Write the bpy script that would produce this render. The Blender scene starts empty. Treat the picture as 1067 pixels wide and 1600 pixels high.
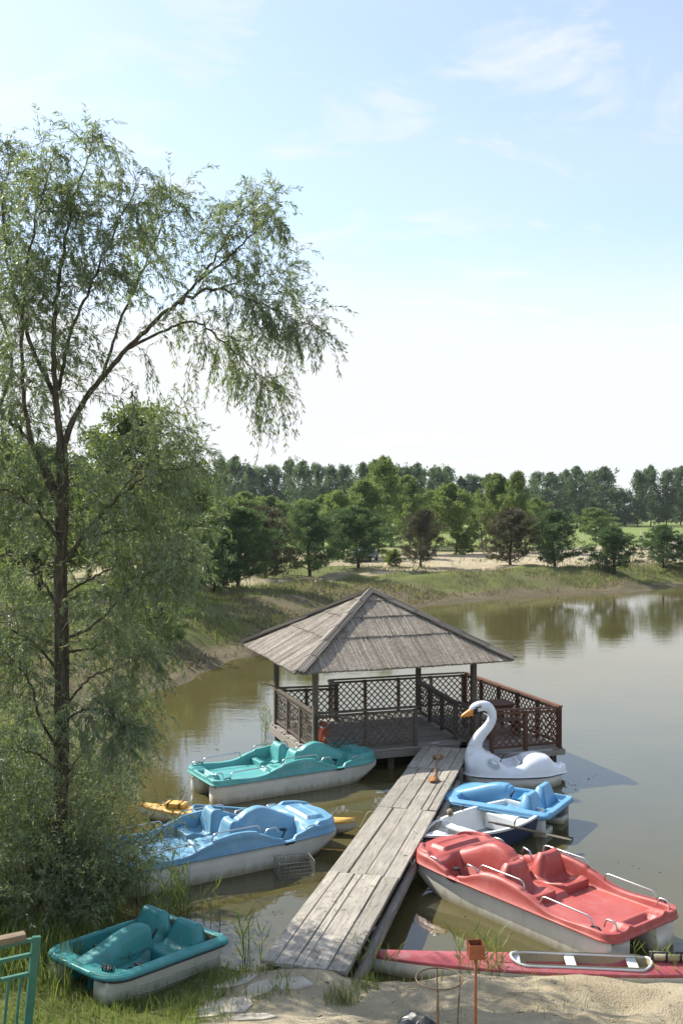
import bpy, bmesh, math, random
import numpy as np
from mathutils import Vector, Matrix

random.seed(7)
RNG = np.random.default_rng(11)
R = math.radians
scn = bpy.context.scene
COL = scn.collection

# ------------------------------------------------------------------ camera
CAM_H = 6.2
cam_d = bpy.data.cameras.new('camera')
cam_d.sensor_fit = 'VERTICAL'
cam_d.sensor_height = 36.0
cam_d.lens = 35.0
cam_d.clip_start = 0.1
cam_d.clip_end = 6000
cam = bpy.data.objects.new('camera', cam_d)
COL.objects.link(cam)
cam.location = (0, 0, CAM_H)
cam.rotation_euler = (R(90 - 0.18), 0, 0)
scn.camera = cam

# ------------------------------------------------------------------ sky and sun
SUN_EL, SUN_AZ = 40.0, -52.0            # azimuth measured from +Y, negative = to the left
world = bpy.data.worlds.new('World')
scn.world = world
world.use_nodes = True
wt = world.node_tree
wn, wl = wt.nodes, wt.links
bg = wn['Background']
sky = wn.new('ShaderNodeTexSky')
sky.sky_type = 'NISHITA'
sky.sun_disc = False
sky.sun_elevation = R(SUN_EL)
sky.sun_rotation = R(SUN_AZ)
sky.altitude = 100
sky.air_density = 1.0
sky.dust_density = 0.7
sky.ozone_density = 2.0
bg.inputs['Strength'].default_value = 0.122
# thin high cloud: noise in a plane overhead, drawn out in streaks, thicker to the horizon
tc = wn.new('ShaderNodeTexCoord')
sep = wn.new('ShaderNodeSeparateXYZ'); wl.new(tc.outputs['Generated'], sep.inputs[0])
def wmath(op, a, b=None, clamp=False):
    m = wn.new('ShaderNodeMath'); m.operation = op; m.use_clamp = clamp
    for i, v in enumerate((a, b)):
        if v is None: continue
        if isinstance(v, (int, float)): m.inputs[i].default_value = v
        else: wl.new(v, m.inputs[i])
    return m.outputs[0]
zz = wmath('MAXIMUM', sep.outputs[2], 0.0)
den = wmath('ADD', zz, 0.12)
cx = wmath('DIVIDE', sep.outputs[0], den)
cy = wmath('DIVIDE', sep.outputs[1], den)
comb = wn.new('ShaderNodeCombineXYZ')
wl.new(cx, comb.inputs[0]); wl.new(cy, comb.inputs[1])
mp = wn.new('ShaderNodeMapping'); mp.inputs['Scale'].default_value = (1.0, 1.35, 1.0)
mp.inputs['Rotation'].default_value = (0, 0, R(-14)); mp.inputs['Location'].default_value = (3.1, 1.4, 0)
wl.new(comb.outputs[0], mp.inputs[0])
n1 = wn.new('ShaderNodeTexNoise'); n1.inputs['Scale'].default_value = 2.9; n1.inputs['Detail'].default_value = 9; n1.inputs['Roughness'].default_value = 0.62
n1.inputs['Distortion'].default_value = 0.5
wl.new(mp.outputs[0], n1.inputs['Vector'])
r1 = wn.new('ShaderNodeMapRange'); r1.inputs['From Min'].default_value = 0.53; r1.inputs['From Max'].default_value = 0.80
r1.inputs['To Max'].default_value = 0.75
wl.new(n1.outputs['Fac'], r1.inputs['Value'])
veil = wn.new('ShaderNodeMapRange'); veil.interpolation_type = 'SMOOTHSTEP'
veil.inputs['From Min'].default_value = 0.27; veil.inputs['From Max'].default_value = 0.13
veil.inputs['To Min'].default_value = 0.32; veil.inputs['To Max'].default_value = 1.1
wl.new(sep.outputs[2], veil.inputs['Value'])
n2 = wn.new('ShaderNodeTexNoise'); n2.inputs['Scale'].default_value = 1.3; n2.inputs['Detail'].default_value = 5
wl.new(mp.outputs[0], n2.inputs['Vector'])
vv = wmath('MULTIPLY', veil.outputs[0], wmath('ADD', n2.outputs['Fac'], 0.45))
fac = wmath('ADD', r1.outputs[0], vv, clamp=True)
mixc = wn.new('ShaderNodeMix'); mixc.data_type = 'RGBA'
wl.new(fac, mixc.inputs['Factor'])
wl.new(sky.outputs[0], mixc.inputs[6])
mixc.inputs[7].default_value = (3.85, 3.95, 4.05, 1)
wl.new(mixc.outputs[2], bg.inputs['Color'])

sun_d = bpy.data.lights.new('sun', 'SUN')
sun_d.energy = 4.2
sun_d.angle = R(0.6)
sun_d.color = (1.0, 0.94, 0.84)
sun = bpy.data.objects.new('sun', sun_d)
COL.objects.link(sun)
sv = Vector((math.sin(R(SUN_AZ)) * math.cos(R(SUN_EL)), math.cos(R(SUN_AZ)) * math.cos(R(SUN_EL)), math.sin(R(SUN_EL))))
sun.rotation_euler = (-sv).to_track_quat('-Z', 'Y').to_euler()
sun.location = (-20, 20, 40)

scn.view_settings.view_transform = 'Standard'
scn.view_settings.look = 'None'
scn.view_settings.gamma = 1
scn.view_settings.use_curve_mapping = False
scn.view_settings.exposure = 1.05
scn.render.engine = 'CYCLES'
scn.cycles.max_bounces = 8
scn.cycles.transparent_max_bounces = 8
scn.cycles.use_denoising = True

# ------------------------------------------------------------------ helpers
F = 35.0 / 36.0 * 1600
def at(px, py, z):                       # photo pixel + height -> a point of the place
    d = F * (CAM_H - z) / (py - 795.0)
    return Vector(((px - 533.5) * d / F, d, z))
def ray(px, py, d):                      # photo pixel + distance -> a point of the place
    return Vector(((px - 533.5) * d / F, d, CAM_H - (py - 795.0) * d / F))

def ss(a, b, x):
    t = np.clip((np.asarray(x, float) - a) / (b - a), 0, 1)
    return t * t * (3 - 2 * t)
def interp(x, pts):
    p = np.array(pts, float)
    return np.interp(x, p[:, 0], p[:, 1])
def sinterp(x, pts):                     # smooth interpolation through points
    p = np.array(pts, float)
    x = np.asarray(x, float)
    i = np.clip(np.searchsorted(p[:, 0], x, side='right') - 1, 0, len(p) - 2)
    m = np.gradient(p[:, 1], p[:, 0])
    h = p[i + 1, 0] - p[i, 0]
    t = np.clip((x - p[i, 0]) / h, 0, 1)
    a = (2 * t**3 - 3 * t**2 + 1) * p[i, 1] + (t**3 - 2 * t**2 + t) * h * m[i]
    return a + (-2 * t**3 + 3 * t**2) * p[i + 1, 1] + (t**3 - t**2) * h * m[i + 1]

def mesh_np(name, V, Fq=None, Ft=None, smooth=False):
    me = bpy.data.meshes.new(name)
    V = np.asarray(V, np.float32).reshape(-1, 3)
    loops, starts, totals = [], [], []
    n = 0
    for Fa, k in ((Fq, 4), (Ft, 3)):
        if Fa is None or len(Fa) == 0: continue
        Fa = np.asarray(Fa, np.int32).reshape(-1, k)
        loops.append(Fa.ravel())
        starts.append(n + np.arange(len(Fa), dtype=np.int32) * k)
        totals.append(np.full(len(Fa), k, np.int32))
        n += Fa.size
    me.vertices.add(len(V)); me.vertices.foreach_set('co', V.ravel())
    me.loops.add(n); me.loops.foreach_set('vertex_index', np.concatenate(loops))
    st = np.concatenate(starts)
    me.polygons.add(len(st)); me.polygons.foreach_set('loop_start', st)
    me.polygons.foreach_set('loop_total', np.concatenate(totals))
    me.polygons.foreach_set('use_smooth', np.full(len(st), smooth))
    me.update(calc_edges=True)
    return me

def link(name, me, mat=None, parent=None, loc=None, rot=None):
    o = bpy.data.objects.new(name, me)
    COL.objects.link(o)
    if mat is not None:
        if me.materials: 
            o.material_slots[0].link = 'OBJECT'; o.material_slots[0].material = mat
        else: me.materials.append(mat)
    if parent is not None: o.parent = parent
    if loc is not None: o.location = loc
    if rot is not None: o.rotation_euler = rot
    return o
def thing(name, label, cat, loc=(0, 0, 0), rz=0.0, group=None):
    o = bpy.data.objects.new(name, None)
    o.empty_display_size = 0.2
    COL.objects.link(o)
    o.location = loc; o.rotation_euler = (0, 0, rz)
    return tag(o, label, cat, group)
def tag(o, label=None, cat=None, group=None, kind=None):
    if label: o['label'] = label
    if cat: o['category'] = cat
    if group: o['group'] = group
    if kind: o['kind'] = kind
    return o
def copy_tree(o, parent=None):
    c = o.copy(); COL.objects.link(c)
    if parent is not None: c.parent = parent
    for ch in list(o.children): copy_tree(ch, c)
    return c

class MB:
    def __init__(s): s.v, s.f = [], []
    def add(s, vs, fs):
        b = len(s.v); s.v += [tuple(v) for v in vs]; s.f += [tuple(i + b for i in f) for f in fs]; return s
    def box(s, c, size, rz=0.0, taper=1.0):
        hx, hy, hz = [q / 2 for q in size]; cs, sn = math.cos(rz), math.sin(rz); vs = []
        for z in (-hz, hz):
            k = taper if z > 0 else 1
            for x, y in ((-hx, -hy), (hx, -hy), (hx, hy), (-hx, hy)):
                x *= k; y *= k
                vs.append((c[0] + x * cs - y * sn, c[1] + x * sn + y * cs, c[2] + z))
        return s.add(vs, [(3, 2, 1, 0), (4, 5, 6, 7), (0, 1, 5, 4), (1, 2, 6, 5), (2, 3, 7, 6), (3, 0, 4, 7)])
    def beam(s, p0, p1, w, h, up=(0, 0, 1), end=1.0):
        p0, p1 = Vector(p0), Vector(p1); d = (p1 - p0).normalized(); up = Vector(up)
        if abs(d.dot(up)) > 0.98: up = Vector((0, 1, 0))
        a = d.cross(up).normalized(); b = a.cross(d).normalized(); vs = []
        for p, k in ((p0, 1), (p1, end)):
            for i, j in ((-1, -1), (1, -1), (1, 1), (-1, 1)):
                vs.append(p + a * (i * w / 2 * k) + b * (j * h / 2 * k))
        return s.add(vs, [(0, 1, 2, 3), (7, 6, 5, 4), (0, 4, 5, 1), (1, 5, 6, 2), (2, 6, 7, 3), (3, 7, 4, 0)])
    def tube(s, pts, rad, n=6, closed=False, caps=True):
        pts = [Vector(p) for p in pts]; m = len(pts)
        if isinstance(rad, (int, float)): rad = [rad] * m
        rings = []; prev = None
        for i, p in enumerate(pts):
            if closed: d = pts[(i + 1) % m] - pts[i - 1]
            else: d = pts[min(i + 1, m - 1)] - pts[max(i - 1, 0)]
            d = d.normalized() if d.length > 1e-9 else Vector((0, 0, 1))
            if prev is None:
                prev = Vector((0, 0, 1)) if abs(d.z) < 0.9 else Vector((1, 0, 0))
            a = (prev - d * prev.dot(d))
            a = a.normalized() if a.length > 1e-6 else d.orthogonal().normalized()
            prev = a; b = d.cross(a)
            rings.append([p + (a * math.cos(2 * math.pi * k / n) + b * math.sin(2 * math.pi * k / n)) * rad[i] for k in range(n)])
        return s.loft(rings, True, closed, caps)
    def loft(s, rings, ring_closed=True, closed=False, caps=True):
        n = len(rings[0]); m = len(rings); fs = []
        for i in range(m if closed else m - 1):
            j = (i + 1) % m
            for k in range(n if ring_closed else n - 1):
                l = (k + 1) % n
                fs.append((i * n + k, i * n + l, j * n + l, j * n + k))
        if caps and not closed:
            fs.append(tuple(range(n - 1, -1, -1))); fs.append(tuple((m - 1) * n + k for k in range(n)))
        return s.add([p for r in rings for p in r], fs)
    def lathe(s, prof, c=(0, 0, 0), n=16, cap=True):
        rings = [[(c[0] + r * math.cos(2 * math.pi * k / n), c[1] + r * math.sin(2 * math.pi * k / n), c[2] + z) for k in range(n)] for r, z in prof]
        return s.loft(rings, True, False, cap)
    def ellipsoid(s, c, r, n=12, m=8):
        prof = [(math.sin(math.pi * i / m), -math.cos(math.pi * i / m)) for i in range(m + 1)]
        rings = [[(c[0] + max(q, .02) * r[0] * math.cos(2 * math.pi * k / n), c[1] + max(q, .02) * r[1] * math.sin(2 * math.pi * k / n), c[2] + z * r[2]) for k in range(n)] for q, z in prof]
        return s.loft(rings)
    def mesh(s, name, smooth=False, fix=True):
        me = bpy.data.meshes.new(name); me.from_pydata(s.v, [], s.f)
        if fix:
            bm = bmesh.new(); bm.from_mesh(me); bmesh.ops.recalc_face_normals(bm, faces=bm.faces); bm.to_mesh(me); bm.free()
        if smooth: me.polygons.foreach_set('use_smooth', [True] * len(me.polygons))
        me.update(); return me
    def build(s, name, mat, parent=None, smooth=False, bevel=0.0, loc=None, rot=None, fix=True):
        o = link(name, s.mesh(name, smooth, fix), mat, parent, loc, rot)
        if bevel:
            b = o.modifiers.new('bevel', 'BEVEL'); b.width = bevel; b.segments = 2; b.limit_method = 'ANGLE'; b.angle_limit = R(40)
            b.harden_normals = False
        return o
def auto_smooth(o, ang=40):
    me = o.data; bm = bmesh.new(); bm.from_mesh(me)
    for e in bm.edges:
        e.smooth = not (len(e.link_faces) == 2 and e.calc_face_angle(0) > R(ang))
    for f in bm.faces: f.smooth = True
    bm.to_mesh(me); bm.free(); return o

# ------------------------------------------------------------------ materials
class NT:
    def __init__(s, name):
        s.m = bpy.data.materials.new(name); s.m.use_nodes = True
        s.t = s.m.node_tree; s.n, s.l = s.t.nodes, s.t.links
        s.b = s.n['Principled BSDF']; s.out = s.n['Material Output']
        s.tc = s.n.new('ShaderNodeTexCoord')
    def put(s, sock, v):
        if hasattr(v, 'is_output') or hasattr(v, 'links'): s.l.new(v, sock)
        elif isinstance(v, (tuple, list)) and len(v) == 3 and sock.type == 'RGBA': sock.default_value = (*v, 1)
        else: sock.default_value = v
    def node(s, typ, ins=None, **kw):
        n = s.n.new(typ)
        for k, v in kw.items(): setattr(n, k, v)
        for k, v in (ins or {}).items(): s.put(n.inputs[k], v)
        return n
    def math(s, op, a, b=0.0, clamp=False):
        n = s.node('ShaderNodeMath', operation=op, use_clamp=clamp); s.put(n.inputs[0], a); s.put(n.inputs[1], b); return n.outputs[0]
    def coord(s, kind='Object', scale=(1, 1, 1), rand=False, rot=(0, 0, 0)):
        v = s.tc.outputs[kind] if kind != 'World' else s.node('ShaderNodeNewGeometry').outputs['Position']
        if rand:
            oi = s.node('ShaderNodeObjectInfo')
            a = s.node('ShaderNodeVectorMath', operation='ADD'); s.l.new(v, a.inputs[0])
            k = s.node('ShaderNodeVectorMath', operation='SCALE'); k.inputs[0].default_value = (37, 91, 53); s.l.new(oi.outputs['Random'], k.inputs['Scale'])
            s.l.new(k.outputs[0], a.inputs[1]); v = a.outputs[0]
        mpn = s.node('ShaderNodeMapping', {'Scale': scale, 'Rotation': rot}); s.l.new(v, mpn.inputs[0]); return mpn.outputs[0]
    def noise(s, vec, scale, detail=4, rough=0.55, dist=0.0):
        n = s.node('ShaderNodeTexNoise', {'Scale': scale, 'Detail': detail, 'Roughness': rough, 'Distortion': dist}); s.l.new(vec, n.inputs['Vector']); return n.outputs['Fac']
    def ramp(s, fac, stops, interp='LINEAR'):
        n = s.node('ShaderNodeValToRGB'); n.color_ramp.interpolation = interp; e = n.color_ramp.elements
        while len(e) < len(stops): e.new(0.5)
        for i, (p, c) in enumerate(stops):
            e[i].position = p; e[i].color = (*c, 1) if not isinstance(c, (int, float)) else (c, c, c, 1)
        s.l.new(fac, n.inputs[0]); return n.outputs[0]
    def mix(s, fac, a, b, mode='MIX'):
        n = s.node('ShaderNodeMix', data_type='RGBA', blend_type=mode); s.put(n.inputs[0], fac); s.put(n.inputs[6], a); s.put(n.inputs[7], b); return n.outputs[2]
    def bump(s, h, strength=0.3, dist=0.02):
        n = s.node('ShaderNodeBump', {'Strength': strength, 'Distance': dist}); s.l.new(h, n.inputs['Height']); s.l.new(n.outputs[0], s.b.inputs['Normal']); return n
    def set(s, **kw):
        for k, v in kw.items(): s.put(s.b.inputs[k.replace('_', ' ')], v)
        return s.m

def m_plastic(name, c, c2, dirt=(.12, .11, .08), rough=.42, dirt_amt=.35, chalk=.0):
    t = NT(name); v = t.coord('Object', rand=True)
    n = t.noise(v, 1.6, 5); n2 = t.noise(v, 9, 6, .65); n3 = t.noise(v, 60, 3)
    col = t.mix(t.ramp(n, [(.35, 0.0), (.7, 1.0)]), c, c2)
    ch = t.math('MULTIPLY', t.ramp(t.noise(t.coord('Object', scale=(1, 2.2, 1), rand=True), 3.2, 6, .68), [(.52, 0.0), (.72, 1.0)]), chalk)
    col = t.mix(ch, col, tuple(min(.62, q * .6 + .24) for q in c2))
    d = t.math('MULTIPLY', t.ramp(n2, [(.52, 0.0), (.74, 1.0)]), dirt_amt)
    col = t.mix(d, col, dirt)
    spots = t.math('MULTIPLY', t.ramp(n3, [(.66, 0.0), (.74, 1.0)]), dirt_amt)
    col = t.mix(spots, col, dirt)
    t.bump(n3, .08, .004)
    return t.set(Base_Color=col, Roughness=t.ramp(n2, [(.3, rough - .08), (.7, rough + .15)]))
def m_hull(name, c=(.70, .67, .58), stain=(.26, .22, .12), low=.03, high=.16):
    t = NT(name); v = t.coord('Object', rand=True)
    s_ = t.coord('Object', scale=(2.2, 2.2, .5), rand=True)
    n = t.noise(v, 3, 5); ns = t.noise(s_, 5, 5, .6)
    z = t.node('ShaderNodeSeparateXYZ'); t.l.new(t.tc.outputs['Object'], z.inputs[0])
    zn = t.math('ADD', z.outputs[2], t.math('MULTIPLY', t.math('SUBTRACT', ns, .5), -.22))
    g = t.node('ShaderNodeMapRange', {'From Min': high, 'From Max': low}); t.l.new(zn, g.inputs[0])
    col = t.mix(t.ramp(n, [(.3, 0.0), (.75, 1.0)]), c, tuple(q * .82 for q in c))
    col = t.mix(t.math('MULTIPLY', g.outputs[0], .75), col, stain)
    strk = t.math('MULTIPLY', t.ramp(ns, [(.58, 0.0), (.8, 1.0)]), .22)
    col = t.mix(strk, col, stain)
    return t.set(Base_Color=col, Roughness=.45)
def m_wood(name, c1, c2, c3, along='x', rough=.8, scale=1.0, island=False):
    t = NT(name)
    sc = {'x': (1.2, 14, 14), 'y': (14, 1.2, 14), 'z': (14, 14, 1.2)}[along]
    v = t.coord('Object', scale=tuple(q * scale for q in sc), rand=True); vb = t.coord('Object', rand=True)
    g = t.noise(v, 2.2, 7, .62, .4); b = t.noise(vb, 1.7, 4); f = t.noise(v, 9, 4, .7)
    col = t.ramp(g, [(.28, c1), (.5, c2), (.74, c3)])
    col = t.mix(t.ramp(b, [(.38, 0.0), (.72, .55)]), col, tuple(q * .62 for q in c2))
    oi = t.node('ShaderNodeObjectInfo')
    hv = t.node('ShaderNodeHueSaturation', {'Value': t.ramp(oi.outputs['Random'], [(0, .78), (1, 1.15)])}); t.put(hv.inputs['Color'], col)
    cr = t.ramp(f, [(.30, 0.0), (.37, 1.0)])
    col = t.mix(cr, tuple(q * .3 for q in c1), hv.outputs[0])
    t.bump(g, .5, .006)
    return t.set(Base_Color=col, Roughness=rough, Specular_IOR_Level=.25)
def m_simple(name, c, rough=.5, metal=0.0, var=.25, scale=12, spec=.5):
    t = NT(name); n = t.noise(t.coord('Object', rand=True), scale, 5)
    col = t.mix(t.ramp(n, [(.3, 0.0), (.7, 1.0)]), c, tuple(q * (1 - var) for q in c))
    return t.set(Base_Color=col, Roughness=rough, Metallic=metal, Specular_IOR_Level=spec)
def m_leaf(name, stops, back=None, trans=.38, rough=.5, tcol=None, per_obj=.25):
    t = NT(name); g = t.node('ShaderNodeNewGeometry'); oi = t.node('ShaderNodeObjectInfo')
    col = t.ramp(g.outputs['Random Per Island'], stops)
    if back: col = t.mix(t.math('MULTIPLY', g.outputs['Backfacing'], .8), col, back)
    hv = t.node('ShaderNodeHueSaturation', {'Value': t.ramp(oi.outputs['Random'], [(0, 1 - per_obj), (1, 1 + per_obj)]),
                                            'Hue': t.ramp(oi.outputs['Random'], [(0, .508), (.5, .495), (1, .503)])}); t.put(hv.inputs['Color'], col)
    t.set(Base_Color=hv.outputs[0], Roughness=rough, Specular_IOR_Level=.35)
    tr = t.node('ShaderNodeBsdfTranslucent')
    tm = t.mix(.75, hv.outputs[0], tcol or (.26, .34, .07), 'MIX'); t.l.new(tm, tr.inputs['Color'])
    mx = t.node('ShaderNodeMixShader', {0: trans}); t.l.new(t.b.outputs[0], mx.inputs[1]); t.l.new(tr.outputs[0], mx.inputs[2])
    t.l.new(mx.outputs[0], t.out.inputs['Surface']); return t.m

M = {}
M['red'] = m_plastic('red_plastic', (.35, .052, .043), (.41, .095, .08), (.24, .12, .10), .46, .4, .25)
M['teal'] = m_plastic('teal_plastic', (.05, .28, .27), (.09, .36, .345), (.16, .25, .22), .4, .4, .45)
M['blue'] = m_plastic('blue_plastic', (.10, .27, .42), (.17, .35, .49), (.25, .30, .34), .4, .4, .45)
M['blue_bright'] = m_plastic('bright_blue_plastic', (.10, .29, .48), (.15, .36, .54), (.12, .24, .42), .4, .3, .15)
M['teal_dark'] = m_plastic('dark_teal_plastic', (.018, .185, .185), (.04, .25, .245), (.06, .09, .06), .42, .6, .2)
M['hull'] = m_hull('white_hull')
M['hull_clean'] = m_hull('cream_hull', (.68, .68, .62))
M['hull_land'] = m_hull('dirty_white_hull', (.55, .54, .44), (.12, .12, .06), .0, .22)
M['swan'] = m_plastic('white_swan_shell', (.74, .76, .78), (.68, .71, .74), (.45, .45, .42), .22, .03)
M['metal'] = m_simple('brushed_tube', (.55, .56, .57), .3, .9, .1)
M['black'] = m_simple('black_rubber', (.012, .012, .013), .55)
M['orange_beak'] = m_simple('orange_beak', (.75, .27, .035), .35, 0, .2, 20)
M['white_paint'] = m_plastic('white_paint', (.70, .71, .70), (.62, .63, .62), (.35, .34, .30), .4, .3)
M['navy'] = m_plastic('navy_paint', (.022, .03, .075), (.035, .046, .105), (.10, .10, .11), .35, .3)
M['grey_paint'] = m_plastic('grey_paint', (.26, .29, .31), (.32, .35, .36), (.2, .19, .16), .5, .4)
M['yellow'] = m_plastic('yellow_plastic', (.72, .37, .055), (.78, .46, .11), (.4, .28, .1), .4, .2)
M['cream'] = m_plastic('cream_liner', (.32, .28, .17), (.38, .34, .22), (.18, .15, .09), .5, .4)
M['canoe_red'] = m_plastic('canoe_red', (.34, .055, .07), (.41, .11, .115), (.3, .16, .14), .45, .4, .45)
M['plank'] = m_wood('grey_weathered_plank', (.175, .157, .127), (.335, .307, .258), (.445, .417, .36), 'y')
M['plank_x'] = m_wood('grey_deck_board', (.17, .155, .135), (.31, .28, .25), (.42, .39, .345), 'x')
M['log'] = m_wood('grey_beam', (.11, .095, .08), (.20, .18, .15), (.28, .25, .21), 'y')
M['beam_x'] = m_wood('edge_beam', (.20, .18, .15), (.30, .27, .23), (.38, .35, .30), 'x')
M['post'] = m_wood('dark_post', (.06, .05, .037), (.115, .095, .072), (.17, .145, .11), 'z')
M['rail'] = m_wood('dark_rail', (.065, .053, .042), (.125, .103, .08), (.19, .16, .13), 'x')
M['rail_red'] = m_wood('red_brown_rail', (.085, .041, .027), (.15, .072, .045), (.225, .115, .078), 'x')
M['paddle'] = m_wood('varnished_paddle', (.30, .12, .035), (.42, .19, .065), (.52, .27, .11), 'y', .35)
M['oar'] = m_wood('old_oar', (.10, .085, .06), (.19, .16, .12), (.27, .23, .18), 'x')
M['gate_wood'] = m_wood('gate_board', (.14, .10, .06), (.25, .19, .12), (.34, .27, .19), 'x')
M['green_paint'] = m_simple('green_gate_paint', (.04, .165, .115), .5, 0, .25)
M['orange'] = m_simple('orange_ring', (.72, .10, .03), .5)
M['rust'] = m_simple('rust_orange_paint', (.36, .10, .035), .6, 0, .45, 18)
M['wire'] = m_simple('galvanised_wire', (.36, .37, .37), .4, .7, .3)
M['rustwire'] = m_simple('rusty_rod', (.16, .105, .055), .75, .2, .4, 30)
M['rope'] = m_simple('pale_rope', (.50, .48, .42), .9, 0, .3, 60)
M['bag'] = m_simple('black_bag', (.012, .013, .015), .28, 0, .2)
M['opening'] = m_simple('pale_grey_liner', (.42, .45, .45), .5)
t = NT('flagstone'); v = t.coord('Object', rand=True)
n = t.noise(v, 3, 7, .6); n2 = t.noise(v, 28, 5, .6)
c = t.ramp(n, [(.3, (.32, .28, .215)), (.55, (.45, .405, .33)), (.75, (.53, .49, .42))])
c = t.mix(t.ramp(n2, [(.5, 0.0), (.75, .35)]), c, (.17, .15, .10))
t.bump(n2, .5, .01); M['stone'] = t.set(Base_Color=c, Roughness=.9)
t = NT('bark'); v = t.coord('Object', scale=(9, 9, 1.6)); n = t.noise(v, 2.5, 7, .65, .6)
c = t.ramp(n, [(.32, (.035, .028, .02)), (.5, (.085, .07, .05)), (.7, (.17, .15, .115))])
t.bump(n, .9, .03); M['bark'] = t.set(Base_Color=c, Roughness=.9, Specular_IOR_Level=.2)
M['twig'] = m_simple('twig', (.10, .085, .05), .8)
t = NT('straw'); g = t.node('ShaderNodeNewGeometry'); v = t.coord('Object')
n = t.noise(v, 2.0, 6, .6); n2 = t.noise(v, 22, 3)
c = t.ramp(g.outputs['Random Per Island'], [(0, (.19, .16, .12)), (.3, (.33, .285, .225)), (.7, (.46, .41, .335)), (1, (.60, .545, .46))])
c = t.mix(t.ramp(n, [(.42, 0.0), (.72, .5)]), c, (.19, .155, .118))
n4 = t.noise(v, 17, 5, .8); c = t.mix(t.ramp(n4, [(.38, .75), (.60, 0.0)]), c, (.12, .098, .075))
t.bump(n2, .4, .01); M['straw'] = t.set(Base_Color=c, Roughness=.62, Specular_IOR_Level=.4)
t = NT('straw_ridge'); g = t.node('ShaderNodeNewGeometry')
c = t.ramp(g.outputs['Random Per Island'], [(0, (.10, .085, .068)), (.5, (.21, .18, .145)), (1, (.42, .375, .315))])
M['straw_ridge'] = t.set(Base_Color=c, Roughness=.75)
# leaves
M['willow'] = m_leaf('willow_leaf', [(0, (.06, .108, .045)), (.5, (.115, .168, .078)), (.84, (.18, .23, .12)), (1, (.36, .40, .28))], back=(.30, .335, .255), trans=.45, rough=.42, per_obj=.05)
M['willow_bush'] = m_leaf('willow_shoot_leaf', [(0, (.06, .11, .034)), (.5, (.12, .18, .062)), (.86, (.19, .245, .105)), (1, (.34, .38, .23))], back=(.25, .29, .19), trans=.36, rough=.45, per_obj=.1)
M['broad'] = m_leaf('broad_leaf', [(0, (.05, .09, .022)), (.5, (.085, .135, .032)), (1, (.13, .18, .05))], trans=.35)
M['birch'] = m_leaf('birch_leaf', [(0, (.08, .135, .034)), (.5, (.125, .195, .05)), (1, (.19, .25, .08))], trans=.44)
M['far'] = m_leaf('far_leaf', [(0, (.042, .084, .036)), (.5, (.072, .126, .052)), (1, (.11, .17, .068))], trans=.36, tcol=(.17, .26, .09))
M['pine'] = m_leaf('pine_needle', [(0, (.042, .088, .034)), (.5, (.076, .138, .052)), (1, (.135, .205, .075))], trans=.34, tcol=(.14, .22, .06), per_obj=.15)
M['pine_brown'] = m_leaf('brown_pine_needle', [(0, (.045, .055, .026)), (.5, (.085, .085, .042)), (1, (.14, .12, .065))], trans=.2, tcol=(.16, .15, .06), per_obj=.1)
M['grass'] = m_leaf('grass_blade', [(0, (.06, .10, .02)), (.45, (.11, .165, .035)), (.8, (.19, .22, .06)), (1, (.34, .29, .13))], trans=.35, rough=.5, per_obj=.0)
M['dry_grass'] = m_leaf('dry_grass_blade', [(0, (.06, .075, .024)), (.4, (.115, .11, .045)), (.8, (.19, .165, .08)), (1, (.30, .255, .145))], trans=.25, rough=.7, tcol=(.3, .27, .12), per_obj=0)
M['reed'] = m_leaf('reed_leaf', [(0, (.09, .14, .03)), (.6, (.16, .22, .05)), (1, (.26, .28, .09))], trans=.35, per_obj=.1)
M['debris'] = m_leaf('dead_leaf', [(0, (.035, .025, .015)), (.6, (.09, .065, .035)), (1, (.2, .15, .08))], trans=.05, rough=.9)

# water: opaque, silty, smooth with small wind ripples
t = NT('pond_water')
v1 = t.coord('World', scale=(.5, 1.9, 1)); v2 = t.coord('World', scale=(1.2, 3.0, 1), rot=(0, 0, R(12)))
nb = t.noise(t.coord('World', scale=(1, 1, 1)), .06, 3)
r1_ = t.noise(v1, .9, 4, .55); r2_ = t.noise(v2, 2.6, 3, .5)
h = t.math('ADD', t.math('MULTIPLY', r1_, .75), t.math('MULTIPLY', r2_, .28))
posn = t.node('ShaderNodeNewGeometry'); sx = t.node('ShaderNodeSeparateXYZ'); t.l.new(posn.outputs['Position'], sx.inputs[0])
calm = t.node('ShaderNodeMapRange', {'From Min': 16, 'From Max': 42, 'To Min': .09, 'To Max': .24}); t.l.new(sx.outputs[1], calm.inputs[0])
wind = t.math('MULTIPLY', calm.outputs[0], t.ramp(nb, [(.38, .25), (.62, 1.0)]))
bp = t.bump(h, .3, .05); t.l.new(wind, bp.inputs['Strength'])
murk = t.ramp(t.noise(t.coord('World'), .35, 4), [(.3, (.074, .065, .024)), (.7, (.095, .083, .033))])
M['water'] = t.set(Base_Color=murk, Roughness=.03, IOR=1.46, Specular_IOR_Level=.5)

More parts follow.
